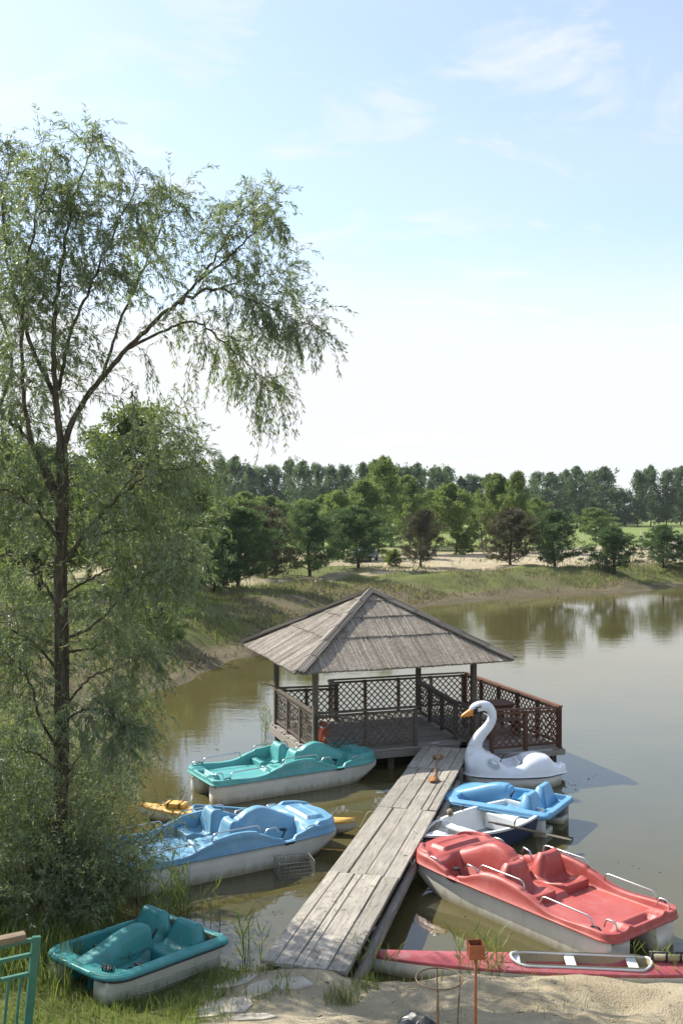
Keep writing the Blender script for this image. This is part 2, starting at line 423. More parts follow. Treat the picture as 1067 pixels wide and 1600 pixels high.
# ------------------------------------------------------------------ terrain
POND = np.array([(34, 9.4), (14, 11.8), (6, 12.70), (3, 12.95), (1.2, 13.1), (0.35, 12.85), (-0.6, 13.0), (-1.25, 13.2), (-1.9, 13.75), (-2.7, 14.6),
                 (-3.4, 15.5), (-4.2, 17), (-5.0, 19.5), (-5.6, 23), (-6.2, 27), (-6.7, 31), (-6.3, 34), (-5.3, 37), (-3.9, 41.5), (-1.6, 48),
                 (1.6, 56), (4.6, 62), (7.4, 66), (12, 69.5), (19, 73.2), (27, 79), (36, 83), (52, 88), (75, 88), (92, 70), (90, 40), (62, 14)], float)
def pond_dist(X, Y):                      # > 0 outside, < 0 inside
    P = np.stack([np.ravel(X), np.ravel(Y)], 1); A = POND; B = np.roll(POND, -1, 0)
    best = np.full(len(P), 1e9); inside = np.zeros(len(P), bool)
    for a, b in zip(A, B):
        ab = b - a; tt = np.clip(((P - a) @ ab) / (ab @ ab), 0, 1)
        d = P - a - tt[:, None] * ab
        best = np.minimum(best, np.einsum('ij,ij->i', d, d))
        c = ((a[1] > P[:, 1]) != (b[1] > P[:, 1]))
        with np.errstate(divide='ignore', invalid='ignore'):
            xi = (b[0] - a[0]) * (P[:, 1] - a[1]) / (b[1] - a[1]) + a[0]
        inside ^= c & (P[:, 0] < xi)
    d = np.sqrt(best); d[inside] *= -1
    return d.reshape(np.shape(X))
_tab = RNG.random((256, 256))
def vnoise(X, Y, s):
    x = np.asarray(X) / s; y = np.asarray(Y) / s
    xi = np.floor(x).astype(int); yi = np.floor(y).astype(int); fx = x - xi; fy = y - yi
    fx = fx * fx * (3 - 2 * fx); fy = fy * fy * (3 - 2 * fy)
    g = lambda i, j: _tab[i & 255, j & 255]
    return (g(xi, yi) * (1 - fx) + g(xi + 1, yi) * fx) * (1 - fy) + (g(xi, yi + 1) * (1 - fx) + g(xi + 1, yi + 1) * fx) * fy - .5
def ground_h(X, Y):
    X = np.asarray(X, float); Y = np.asarray(Y, float)
    far = ss(17, 30, Y)
    D = pond_dist(X, Y) + far * (vnoise(X, Y, 5) * 2.2 + vnoise(X, Y, 1.7) * .8) + (1 - far) * (vnoise(X, Y, .9) * .25)
    T = np.maximum(D, 0)
    near_r = interp(T, [(0, 0), (.15, .10), (.45, .30), (.8, .38), (1.8, .52), (3.4, 1.0), (5, 1.55), (9, 2.0), (30, 2.4)])
    near_l = interp(T, [(0, 0), (.6, .10), (2, .38), (5, 1.0), (12, 1.3), (40, 1.5)])
    k = ss(-2.6, -.6, X)
    near = near_l * (1 - k) + near_r * k
    farh = 1.30 * ss(-1.2, 6.2, T) * ss(0, .5, T) + .10 * ss(10, 40, T)
    z = near * (1 - far) + farh * far
    sandy = (1 - far) * ss(-1.2, .2, X)
    bump = vnoise(X, Y, .55) * .20 + vnoise(X + 9, Y, .26) * .15 + vnoise(X, Y + 5, 1.6) * .20 - .10 * np.maximum(0, vnoise(X + 3, Y + 7, .8) - .12)
    z = z + np.minimum(T, 1) * sandy * bump * .75
    z = z + .20 * np.exp(-(((X + .45) / .75)**2 + ((Y - 12.1) / .6)**2)) * np.minimum(T * 3, 1)
    z = z + np.minimum(T, 1) * (1 - sandy) * (1 - far) * (vnoise(X, Y, .5) * .05)
    z = z + far * np.minimum(T / 2, 1) * (vnoise(X, Y, 2.2) * .46 + vnoise(X + 4, Y, 4.5) * .35 + vnoise(X, Y, .9) * .16) * (1 - ss(9, 30, T))
    z = z + far * ss(30, 120, T) * vnoise(X, Y, 40) * .5
    return np.where(D < 0, np.maximum(D * .35, -.8), z)

def axis(parts):
    a = []
    for s, e, st in parts: a += list(np.arange(s, e, st))
    return np.array(a)
gx = axis([(-1400, -300, 110), (-300, -80, 20), (-80, -22, 2.0), (-22, -8, .5), (-8, 8, .11), (8, 30, .5), (30, 100, 2.0), (100, 300, 20), (300, 1401, 110)])
gy = axis([(-60, 2, 6), (2, 8, .4), (8, 16, .11), (16, 30, .4), (30, 95, .55), (95, 180, 3), (180, 400, 20), (400, 2600, 200)])
GX, GY = np.meshgrid(gx, gy)
GZ = ground_h(GX, GY)
nyg, nxg = GX.shape
idx = np.arange(nyg * nxg).reshape(nyg, nxg)
fq = np.stack([idx[:-1, :-1], idx[:-1, 1:], idx[1:, 1:], idx[1:, :-1]], -1).reshape(-1, 4)
me = mesh_np('ground', np.stack([GX, GY, GZ], -1), fq, smooth=True)
DG = pond_dist(GX, GY)
def cover_mask(X, Y, D):                  # how much grass grows (0 bare sand .. 1)
    far = ss(17, 30, Y)
    nz = vnoise(X, Y, 1.3) + .6 * vnoise(X, Y, .5)
    near = 1 - ss(-2.0, -1.0, X + nz * .9)
    near = np.maximum(near, ss(.30, .0, D) * .9 * ss(-.2, .3, nz + .1))
    nf = vnoise(X, Y, 9) + .6 * vnoise(X, Y, 3)
    farm = np.clip(.62 + nf * .9, 0, 1) * ss(0, 2.5, D)
    sandf = ss(6, 14, D) * (1 - ss(26, 40, D)) * ss(-2, 8, X) * ss(-.35, .05, nf + .25)
    farm = farm * (1 - .9 * sandf)
    farm = farm * (1 - .30 * (1 - ss(4.5, 7, D)) * ss(-.35, .25, nf + .15))
    farm = np.maximum(farm, ss(40, 60, D))
    track = np.exp(-((D - 11 - vnoise(X, Y, 12) * 2) / 1.6) ** 2) * ss(25, 40, Y)
    farm = farm * (1 - .8 * track)
    return near * (1 - far) + farm * far
G_ = cover_mask(GX, GY, DG)
at_ = me.attributes.new('cover', 'FLOAT', 'POINT'); at_.data.foreach_set('value', G_.ravel().astype(np.float32))
slope = ss(-.6, .1, DG) * (1 - ss(6.5, 12, DG)) * ss(17, 30, GY)
at_ = me.attributes.new('bank', 'FLOAT', 'POINT'); at_.data.foreach_set('value', slope.ravel().astype(np.float32))
at_ = me.attributes.new('meadow', 'FLOAT', 'POINT'); at_.data.foreach_set('value', ss(38, 55, DG).ravel().astype(np.float32))
at_ = me.attributes.new('wet', 'FLOAT', 'POINT'); at_.data.foreach_set('value', (1 - ss(.0, .35, DG)).ravel().astype(np.float32))
t = NT('ground_mix'); w_ = t.coord('World')
a_c = t.node('ShaderNodeAttribute', attribute_name='cover').outputs['Fac']
a_b = t.node('ShaderNodeAttribute', attribute_name='bank').outputs['Fac']
a_w = t.node('ShaderNodeAttribute', attribute_name='wet').outputs['Fac']
n1_ = t.noise(w_, .9, 6, .6); n2_ = t.noise(w_, 7, 6, .65); n3_ = t.noise(w_, 45, 4, .6)
sand = t.ramp(n1_, [(.3, (.30, .245, .155)), (.55, (.40, .34, .23)), (.75, (.455, .395, .285))])
sand = t.mix(t.ramp(n2_, [(.55, 0.0), (.78, .45)]), sand, (.27, .215, .13))
sand = t.mix(t.ramp(n3_, [(.60, 0.0), (.78, .5)]), sand, (.22, .18, .11))
grs = t.ramp(n2_, [(.3, (.055, .075, .022)), (.5, (.105, .125, .035)), (.7, (.19, .18, .075))])
grs = t.mix(t.ramp(n1_, [(.4, 0.0), (.68, .6)]), grs, (.15, .165, .045))
bank = t.ramp(n2_, [(.3, (.09, .075, .042)), (.55, (.155, .128, .075)), (.75, (.235, .19, .12))])
edge = t.math('ADD', a_c, t.math('MULTIPLY', t.math('SUBTRACT', n2_, .5), .9))
base = t.mix(t.math('MULTIPLY', a_b, .97), sand, bank)
col = t.mix(t.ramp(edge, [(.38, 0.0), (.62, 1.0)]), base, grs)
a_m = t.node('ShaderNodeAttribute', attribute_name='meadow').outputs['Fac']
col = t.mix(a_m, col, t.ramp(n1_, [(.3, (.13, .18, .045)), (.7, (.20, .235, .075))]))
col = t.mix(t.math('MULTIPLY', a_w, .75), col, (.10, .085, .05))
hgt = t.math('ADD', t.math('MULTIPLY', n2_, .6), t.math('MULTIPLY', n3_, .4))
t.bump(hgt, 1.0, .09)
M['ground'] = t.set(Base_Color=col, Roughness=.95, Specular_IOR_Level=.15)
tag(link('ground', me, M['ground']), kind='structure')

wx = np.array([-40, 130.0]); wy = np.array([5, 110.0])
tag(link('water', mesh_np('water', [(-12, 8, 0), (110, 8, 0), (110, 100, 0), (-12, 100, 0)], [(0, 1, 2, 3)]), M['water']), kind='structure')

# ------------------------------------------------------------------ blades and leaves
def blades(P, H, W, lean=.35, seed=0):
    g = np.random.default_rng(seed); n = len(P)
    a = g.random(n) * 2 * np.pi; side = np.stack([np.cos(a), np.sin(a), np.zeros(n)], 1)
    b = g.random(n) * 2 * np.pi; ln = g.random(n) * lean * H
    off = np.stack([np.cos(b) * ln, np.sin(b) * ln, np.zeros(n)], 1)
    up = np.stack([np.zeros(n), np.zeros(n), H], 1)
    base = P - np.array([0, 0, .02]); w = (W / 2)[:, None] * side
    V = np.stack([base - w, base + w, base + up * .55 + off * .35 + w * .75, base + up * .55 + off * .35 - w * .75, base + up * .95 + off], 1)
    i = np.arange(n)[:, None] * 5
    return V.reshape(-1, 3), i + np.array([[0, 1, 2, 3]]), i + np.array([[3, 2, 4]])
def scatter(n, x0, x1, y0, y1, seed, test):
    g = np.random.default_rng(seed)
    X = g.uniform(x0, x1, n); Y = g.uniform(y0, y1, n); D = pond_dist(X, Y)
    k = test(X, Y, D, g.random(n)); X, Y = X[k], Y[k]
    return np.stack([X, Y, ground_h(X, Y)], 1)
def leaves(P, Dr, L, W, g, fold=.25):
    """diamond leaves: base P, direction Dr, length L, width W"""
    n = len(P)
    Dr = Dr / np.linalg.norm(Dr, axis=1, keepdims=True)
    r = g.normal(size=(n, 3)); s = np.cross(Dr, r); s /= np.linalg.norm(s, axis=1, keepdims=True) + 1e-9
    nn = np.cross(s, Dr)
    m = P + Dr * (L * .45)[:, None]; w = s * (W / 2)[:, None]; f = nn * (W * fold)[:, None]
    V = np.stack([P, m + w + f, P + Dr * L[:, None] - nn * (L * .10)[:, None], m - w + f], 1)
    return V.reshape(-1, 3), np.arange(n)[:, None] * 4 + np.array([[0, 1, 2, 3]])

# ------------------------------------------------------------------ jetty
JA = math.atan(.262); jdir = Vector((math.sin(JA), math.cos(JA), 0))
jetty = thing('jetty', 'long grey plank jetty running from the sandy shore to the thatched pavilion', 'jetty', (-1.02, 12.5, 0), -JA)
# local: x across to the right 0..1.14, y along
def plank(name, x0, x1, y0, y1, z, mat, parent, thick=.045, seg=5, axis_y=True, rnd=random.Random(3)):
    mb = MB(); rings = []
    e0, e1 = rnd.uniform(-.03, .03), rnd.uniform(-.03, .03); tw = rnd.uniform(-.006, .006); dz = rnd.uniform(-.006, .006)
    for i in range(seg + 1):
        y = y0 + (y1 - y0) * i / seg + (e0 if i == 0 else e1 if i == seg else 0)
        a = x0 + rnd.uniform(-.004, .004); b = x1 + rnd.uniform(-.004, .004)
        zt = z + dz + rnd.uniform(-.003, .003)
        q = [(a, y, zt - thick), (b, y, zt - thick), (b, y, zt - .006 + tw), (b - .006, y, zt + tw), (a + .006, y, zt - tw), (a, y, zt - .006 - tw)]
        rings.append(q if axis_y else [(p[1], p[0], p[2]) for p in q])
    mb.loft(rings); return mb.build(name, mat, parent)
pr = random.Random(5)
secs = [(-.02, 3.2, [0, .163, .385, .487, .765, 1.0], .526), (3.2, 6.7, [0, .27, .285, .52, .78, 1.0], .520),
        (6.7, 8.75, [0, .25, .50, .74, .86, 1.0], .52), (8.75, 9.7, [0, .25, .50, .70, .86, 1.0], .52), (9.7, 11.72, [0, .18, .40, .62, .80, 1.0], .53)]
JW = 1.14
for (y0, y1, fr, z) in secs:
    for a, b in zip(fr[:-1], fr[1:]):
        if b - a < .03: continue
        gp = pr.uniform(.008, .02)
        plank('plank', a * JW + gp / 2, b * JW - gp / 2, y0 + .008, y1 - .008 + pr.uniform(-.015, 0), z + pr.uniform(-.004, .004), M['plank'], jetty, rnd=pr)
for x in (.12, .58, 1.02):
    MB().beam((x, .06, .40), (x, 11.7, .41), .10, .12).build('stringer', M['log'], jetty)
MB().tube([(JW + .09, -.25, .30), (JW + .05, 1.2, .33), (JW + .06, 2.4, .36), (JW + .03, 4.6, .33)], [.085, .09, .08, .07], 8).build('side_log', M['log'], jetty, smooth=True)
MB().tube([(JW + .03, 4.9, .30), (JW + .06, 7.0, .36), (JW + .02, 9.4, .34)], [.07, .075, .06], 8).build('side_log', M['log'], jetty, smooth=True)
for y in (1.6, 4.6, 7.6, 10.4):
    for x in (.08, JW - .06):
        MB().tube([(x, y, -.9), (x, y, .40)], .065, 8).build('pile', M['log'], jetty, smooth=True)
    MB().beam((-.03, y + .12, .30), (JW + .03, y + .12, .30), .09, .10).build('cross_beam', M['log'], jetty)

# ------------------------------------------------------------------ gazebo on piles
GA = R(19.0)
gaz = thing('gazebo', 'thatched wooden pavilion on piles in the pond with dark lattice railings', 'gazebo', (-.61, 23.13, 0), GA)
DZ = .5
br = random.Random(9)
v = -.10
while v < 3.96:
    u0 = -.10 if v < 3.5 else 1.65
    plank('deck_board', v + .004, v + .146, u0 + br.uniform(-.01, .01), 3.72, DZ, M['plank_x'], gaz, .035, 3, False, br); v += .15
v = -1.26
while v < 3.96:
    u0 = 3.735 if v > .06 or v < -.75 else 3.98
    plank('deck_board', v + .004, v + .146, u0, 5.80, DZ - .002, M['plank_x'], gaz, .035, 3, False, br); v += .15
def bm(p0, p1, w, h, mat='beam_x', name='edge_beam'):
    """a beam built along its own x axis so that the grain runs with it"""
    p0, p1 = Vector(p0), Vector(p1); d = p1 - p0; L = d.length
    o = MB().beam((0, 0, 0), (L, 0, 0), w, h).build(name, M[mat], gaz)
    o.location = p0; o.rotation_euler = d.to_track_quat('X', 'Z').to_euler(); return o
bm((-.13, -.16, .37), (-.13, 3.58, .37), .05, .17)
bm((-.10, -.135, .38), (3.62, -.135, .38), .05, .15)
bm((3.80, -1.30, .39), (5.84, -1.30, .39), .05, .13)
bm((5.83, -1.27, .39), (5.83, 4.0, .39), .05, .13)
bm((-.1, 3.58, .38), (1.62, 3.58, .38), .05, .15)
for vv_ in (.4, 1.6, 2.8): bm((0, vv_, .38), (5.7, vv_, .38), .10, .14, 'rail', 'joist')
for (u, w) in ((0, 0), (0, 3.3), (1.9, 0.05), (1.9, 3.3), (3.6, .15), (3.75, 3.6), (5.62, -1.12), (5.62, 1.3), (5.62, 3.8), (4.3, -1.1), (5.0, -1.1)):
    MB().box((u, w, -.27), (.13, .13, 1.30)).build('pile', M['post'], gaz)
# roof posts
ROOF_U, ROOF_V, APEX, EAVE = (-.45, 4.85), (-.33, 4.80), (2.22, 2.24, 4.03), 2.50
for (u, w, hh) in ((0, 0, 2.66), (0, 3.42, 2.66), (4.08, 3.42, 2.8), (4.08, .02, 2.7)):
    MB().box((u, w, (DZ + hh) / 2), (.125, .125, hh - DZ)).build('roof_post', M['post'], gaz, bevel=.008)
for a, b in (((-.05, 0, 2.62), (4.15, 0, 2.62)), ((-.05, 3.42, 2.62), (4.15, 3.42, 2.66)), ((0, .07, 2.52), (0, 3.35, 2.52)), ((4.08, .09, 2.60), (4.08, 3.35, 2.60))):
    bm(a, b, .09, .12, 'rail', 'roof_beam')
slat_me = {}
n_slats = [0]
def railing(p0, p1, sub, mat, z0=DZ, h=.93, h2=None, rail_w=.10, toprail=True, posts=None):
    """lattice railing: posts and frame = one part, slats = sub-parts (or one stuff part far back)"""
    p0, p1 = Vector((*p0, z0)), Vector((*p1, z0)); d = p1 - p0; L = d.length; ang = math.atan2(d.y, d.x)
    h2 = h if h2 is None else h2
    rp = MB()
    hs = lambda x: h + (h2 - h) * x / L
    n = sub
    for i in range(n + 1):
        x = L * i / n
        if posts is not None and i in posts: continue
        rp.box((x, 0, hs(x) / 2 - .03), (.085, .085, hs(x) - .01))
    for a, b in ((.10, .10),):
        rp.beam((.04, 0, a), (L - .04, 0, b), .05, .055)
    rp.beam((.04, 0, h - .07), (L - .04, 0, h2 - .07), .05, .055)
    fr = rp.build('railing', M[mat], gaz, loc=p0, rot=(0, 0, ang))
    MB().beam((-.06, 0, h + .012), (L + .06, 0, h2 + .012), rail_w, .04).build('top_rail', M[mat], fr)
    st = .178
    for i in range(n):
        xa, xb = L * i / n + .043, L * (i + 1) / n - .043; za = .128; zb0 = min(hs(xa), hs(xb)) - .098
        w_, hh = xb - xa, zb0 - za
        segs = []
        k = -hh
        while k < w_:
            k += st
            for sgn in (1, -1):
                x0_, x1_ = max(k, 0), min(k + hh, w_)
                if x1_ - x0_ < .06: continue
                q0, q1 = (x0_, x0_ - k), (x1_, x1_ - k)
                if sgn < 0: q0, q1 = (q0[0], hh - q0[1]), (q1[0], hh - q1[1])
                segs.append((xa + q0[0], za + q0[1], xa + q1[0], za + q1[1], sgn))
        far_back = n_slats[0] + len(segs) > 300
        mbs = MB()
        for (x0_, z0_, x1_, z1_, sgn) in segs:
            l_ = math.hypot(x1_ - x0_, z1_ - z0_)
            if far_back:
                mbs.beam((x0_, sgn * .008, z0_), (x1_, sgn * .008, z1_), .012, .030, (0, 1, 0) if 0 else (0, 0, 1))
            else:
                key = round(l_, 2)
                if key not in slat_me: slat_me[key] = {}
                if mat not in slat_me[key]:
                    slat_me[key][mat] = MB().beam((0, 0, 0), (l_, 0, 0), .012, .030).mesh('slat'); slat_me[key][mat].materials.append(M[mat])
                o = bpy.data.objects.new('slat', slat_me[key][mat]); COL.objects.link(o); o.parent = fr
                o.location = (x0_, sgn * .008, z0_); o.rotation_euler = (0, -math.atan2(z1_ - z0_, x1_ - x0_), 0)
        if far_back:
            tag(mbs.build('lattice', M[mat], fr), kind='stuff')
        else: n_slats[0] += len(segs)
    return fr
railing((.0, -.02), (2.52, -.02), 2, 'rail', h=.93)
railing((3.93, -1.22), (5.72, -1.22), 2, 'rail_red', h=.98, h2=.93, rail_w=.09)
railing((3.72, .28), (3.86, -.62), 1, 'rail', h=.92)
railing((0, .06), (0, 3.40), 3, 'rail', h=.93, rail_w=.13)
railing((4.05, 3.36), (3.76, .38), 3, 'rail', h=.93, h2=.9)
railing((.02, 3.46), (1.62, 3.30), 2, 'rail', h=.93)
railing((1.66, 3.36), (1.66, 3.92), 1, 'rail', h=.95, rail_w=.13)
railing((1.70, 3.97), (5.68, 3.92), 4, 'rail', h=.97)
railing((5.74, 3.88), (5.74, -1.22), 5, 'rail_red', h=.97, h2=.96, rail_w=.11)
# thatched roof: per face four overlapping courses of straw, then ridge caps along the hips
A3 = Vector(APEX)
cor = [Vector((ROOF_U[0], ROOF_V[0], EAVE)), Vector((ROOF_U[1], ROOF_V[0], EAVE + .04)), Vector((ROOF_U[1], ROOF_V[1], EAVE + .05)), Vector((ROOF_U[0], ROOF_V[1], EAVE))]
mb = MB(); k = 0
mb.add([c_ + Vector((0, 0, -.03)) * 1 for c_ in cor] + [A3 + Vector((0, 0, -.06))] + [c_ + (A3 - c_) * .03 + Vector((0, 0, -.10)) for c_ in cor] + [A3 + Vector((0, 0, -.16))],
       [(0, 1, 4), (1, 2, 4), (2, 3, 4), (3, 0, 4), (6, 5, 9), (7, 6, 9), (8, 7, 9), (5, 8, 9), (0, 5, 6, 1), (1, 6, 7, 2), (2, 7, 8, 3), (3, 8, 5, 0)])
mb.build('roof_sheathing', M['straw_ridge'], gaz)
tr_ = random.Random(21)
for fi in range(4):
    A, B = cor[fi], cor[(fi + 1) % 4]
    e = (B - A); Le = e.length; e.normalize()
    foot = A + e * (A3 - A).dot(e); sdir = (A3 - foot); Ls = sdir.length; sdir.normalize(); nrm = e.cross(sdir).normalized()
    if nrm.z < 0: nrm = -nrm
    am = (foot - A).length
    hmax = lambda a: Ls * min(a / am, (Le - a) / (Le - am))
    bounds = [(-.045, .44), (.36, .70), (.63, .91), (.86, 1.0)]
    for ci, (s0, s1) in enumerate(bounds):
        mb = MB(); a = -.05
        wob = [tr_.uniform(-.03, .03) for _ in range(40)]
        while a < Le + .05:
            wd = tr_.uniform(.007, .014)
            aa = min(max(a, .01), Le - .01); hm = hmax(aa)
            wv = wob[int(a / .45) % 40] * .5 + (wob[(int(a / .45) + 1) % 40] - wob[int(a / .45) % 40]) * ((a / .45) % 1) * .5
            lo = s0 * Ls + wv + tr_.uniform(-.022, .018) + (.012 * math.sin(a * 1.7 + fi) if ci == 0 else 0)
            hi = min(s1 * Ls - abs(tr_.gauss(0, .22)) * (s1 < .99), hm)
            if ci == 0: lo = max(lo, -.22)
            if hi - lo > .03 and (ci > 0 or True) and lo < hm + .05:
                th0, th1 = .044 + tr_.uniform(-.010, .008), .016 + tr_.uniform(0, .016)
                sk = tr_.uniform(-.012, .012)
                p = [A + e * a + sdir * lo, A + e * (a + wd) + sdir * lo, A + e * (a + wd + sk) + sdir * hi, A + e * (a + sk) + sdir * hi]
                ofs = .02 * ci if 0 else 0
                top = [p[0] + nrm * th0, p[1] + nrm * th0, p[2] + nrm * th1, p[3] + nrm * th1]
                b = len(mb.v); mb.v += [tuple(q) for q in p + top]
                mb.f += [(b + 4, b + 5, b + 6, b + 7), (b, b + 1, b + 5, b + 4), (b + 1, b + 2, b + 6, b + 5), (b + 3, b, b + 4, b + 7)]
            a += wd * .80
        tag(mb.build('thatch_course', M['straw'], gaz, fix=False), kind='stuff')
    # hip cap from corner A to apex
    mb = MB(); hv_ = (A3 - A); Lh = hv_.length; hd = hv_.normalized(); side = hd.cross(Vector((0, 0, 1))).normalized(); hup = side.cross(hd).normalized()
    for seg in range(6):
        s_a, s_b = -.03 + seg * .175, -.03 + seg * .175 + .20
        for q in range(150):
            o_ = tr_.uniform(-.17, .17); hgt_ = .10 - abs(o_) * .38 + tr_.uniform(-.01, .018)
            a0 = (s_a + tr_.uniform(-.012, .01)) * Lh; a1 = min((s_b + tr_.uniform(-.03, .02)) * Lh, Lh + .04); k_ = 1 - .35 * seg / 5
            p0 = A + hd * a0 + side * o_ * k_ + hup * (hgt_ + .016); p1 = A + hd * a1 + side * (o_ * k_ * .93) + hup * hgt_
            mb.beam(p0, p1, .011, .010)
    tag(mb.build('hip_cap', M['straw_ridge'], gaz, fix=False), kind='stuff')

# ------------------------------------------------------------------ furniture and ring on the deck
def gz(u, v, z=0): return Vector((-.61 + u * math.cos(GA) - v * math.sin(GA), 23.13 + u * math.sin(GA) + v * math.cos(GA), z))
tb = thing('table', 'small brown wooden table on the open right-hand deck behind the swan', 'table', gz(4.95, .75, DZ), GA)
for i in range(4): MB().box((-.0, -.27 + .18 * i, .73), (1.1, .165, .035)).build('board', M['rail_red'], tb)
for x in (-.45, .45):
    for y in (-.25, .25): MB().box((x, y, .355), (.06, .06, .71)).build('leg', M['rail_red'], tb)
for y in (-.25, .25): MB().box((0, y, .66), (.84, .03, .09)).build('apron', M['rail_red'], tb)
def bench(loc, lab):
    b = thing('bench', lab, 'bench', loc, GA, 'benches by the deck table')
    for y in (-.08, .08): MB().box((0, y, .42), (1.0, .14, .035)).build('seat_board', M['rail'], b)
    for x in (-.4, .4): MB().box((x, 0, .2), (.05, .26, .40)).build('leg', M['rail'], b)
bench(gz(4.95, .15, DZ), 'low dark bench in front of the table on the right-hand deck')
bench(gz(4.95, 1.45, DZ), 'low dark bench beyond the table on the right-hand deck')
lr = thing('life_ring', 'orange life ring hanging on the front left post inside the lattice', 'life ring', gz(.24, .16, DZ + .42), GA + R(52))
rg = MB().tube([(.23 * math.cos(a), 0, .23 * math.sin(a)) for a in np.linspace(0, 2 * math.pi, 28, endpoint=False)], .066, 10, True).build('ring', M['orange'], lr, smooth=True)
for a in (45, 135, 225, 315):
    MB().tube([(.23 * math.cos(R(a + d_)), 0, .23 * math.sin(R(a + d_))) for d_ in (-5, 0, 5)], .0685, 10).build('band', M['white_paint'], lr, smooth=True)
# bare stems sticking up from the water left of the pavilion and the pole on the left railing
pole = MB().tube([(.25, .1, -.10), (-.42, -.16, .16)], .02, 6).build('pole', M['oar'], smooth=True)
pole.location = gz(.05, 3.3, DZ + .98); tag(pole, 'bare wooden pole resting on the far left corner of the railing', 'pole')

# ------------------------------------------------------------------ boats
def grid_mesh(name, Lx0, Lx1, wfun, zfun, nx, ny, skirt=None, ends=.2):
    """sheet over an outline y = +-w(x), skirt = list of (outward, z) rings that hang from its edge"""
    s = np.linspace(0, 1, nx)
    s = s + 0  # denser ends
    q = np.unique(np.concatenate([np.linspace(Lx0, Lx1, nx), Lx0 + ends * (1 - np.cos(np.linspace(0, np.pi / 2, 9))), Lx1 - ends * (1 - np.cos(np.linspace(0, np.pi / 2, 9)))]))
    h_ = np.unique(np.concatenate([np.linspace(0, .76, max(8, ny // 2 - 14)), np.linspace(.76, .95, 15), np.linspace(.95, 1, 4)])); t_ = np.concatenate([-h_[:0:-1], h_]); ny = len(t_)
    X = np.repeat(q[:, None], ny, 1); Wd = wfun(X); Y = t_[None, :] * Wd
    Z = zfun(X, Y, Wd)
    n = len(q); id_ = np.arange(n * ny).reshape(n, ny)
    V = [np.stack([X, Y, Z], -1).reshape(-1, 3)]
    Fq = [np.stack([id_[:-1, :-1], id_[1:, :-1], id_[1:, 1:], id_[:-1, 1:]], -1).reshape(-1, 4)]
    if skirt:
        ring = np.concatenate([id_[:, 0], id_[-1, 1:], id_[-2::-1, -1], id_[0, -2:0:-1]])
        P = V[0][ring]; d = np.roll(P, -1, 0) - np.roll(P, 1, 0); nr = np.stack([d[:, 1], -d[:, 0], 0 * d[:, 0]], 1); nr /= np.linalg.norm(nr, axis=1, keepdims=True) + 1e-9
        prev = ring; base = n * ny
        for out, zz_ in skirt:
            Q = P + nr * out; Q[:, 2] = (P[:, 2] + zz_) if zz_ < 0 else zz_
            cur = base + np.arange(len(ring)); base += len(ring); V.append(Q)
            Fq.append(np.stack([prev, cur, np.roll(cur, -1), np.roll(prev, -1)], -1)); prev = cur
    me = mesh_np(name, np.concatenate(V), np.concatenate(Fq), smooth=True)
    bm_ = bmesh.new(); bm_.from_mesh(me); bmesh.ops.recalc_face_normals(bm_, faces=bm_.faces)
    up = sum(f.normal.z * f.calc_area() for f in bm_.faces)
    if up < 0: bmesh.ops.reverse_faces(bm_, faces=bm_.faces)
    bm_.to_mesh(me); bm_.free(); return me
def rounded(x, half, r0, r1, base):
    """outline with rounded corners: r0 at the stern, r1 at the bow"""
    d0 = np.maximum(0, -x - (half - r0)); d1 = np.maximum(0, x - (half - r1))
    return base - (r0 - np.sqrt(np.maximum(r0**2 - d0**2, 0))) - (r1 - np.sqrt(np.maximum(r1**2 - d1**2, 0)))
def pontoon(x0, x1, yi, yo, ztop, zbot, rake, nose, sg, zin, floor):
    """open trough-shaped float; zin(x) is the height of its inner wall"""
    mb = MB(); rings = []; N = 26
    for i in range(N + 1):
        x = x0 + (x1 - x0) * (i / N)
        u = max(0, (x - nose) / (x1 - nose)); k = max(0.0, 1 - .9 * u**2.6)
        s_ = min(1, (x - x0) / .12); kk = .86 + .14 * math.sin(min(1, s_) * math.pi / 2)
        zb = zbot + rake * u**1.7 + (1 - kk) * .25
        c_ = (yi + yo) / 2; hw = (yo - yi) / 2 * (1 - .45 * u**2.2)
        cc = c_ + (yo - yi) * .06 * u
        ring = []
        zi = zin(x); fl0 = max(floor, zb + .02) if 1 < i < N - 1 and zi < .3 else min(zi, ztop) - .012
        for f_, zf in ((-1, 1), (-.985, .7), (-.95, .42), (-.88, .2), (-.72, .05), (-.42, 0), (.42, 0), (.72, .05), (.88, .2), (.95, .42), (.985, .7), (1, 1)):
            inner = (f_ < -.9) if sg > 0 else (f_ > .9)
            zt = zi if (inner and zf > .3) else ztop
            ring.append((x, cc + hw * f_ * kk, zb + (zt - zb) * zf))
        a_, b_ = (zi, ztop) if sg > 0 else (ztop, zi)
        ring += [(x, cc + hw * .94 * kk, b_), (x, cc + hw * .90 * kk, fl0), (x, cc - hw * .90 * kk, fl0), (x, cc - hw * .94 * kk, a_)]
        rings.append(ring)
    return mb.loft(rings)
def seat_mesh(prof, half_w, taper_z, dish):
    """profile polygon in x-z swept across y; half_w(z) narrows the backrest; dish(x) hollows the pan"""
    ts = np.linspace(-1, 1, 9); rings = []
    for t_ in ts:
        rings.append([(x, half_w(z) * t_, z - dish(x, z) * (1 - t_ * t_)) for x, z in prof])
    mb = MB(); mb.loft(rings); return mb
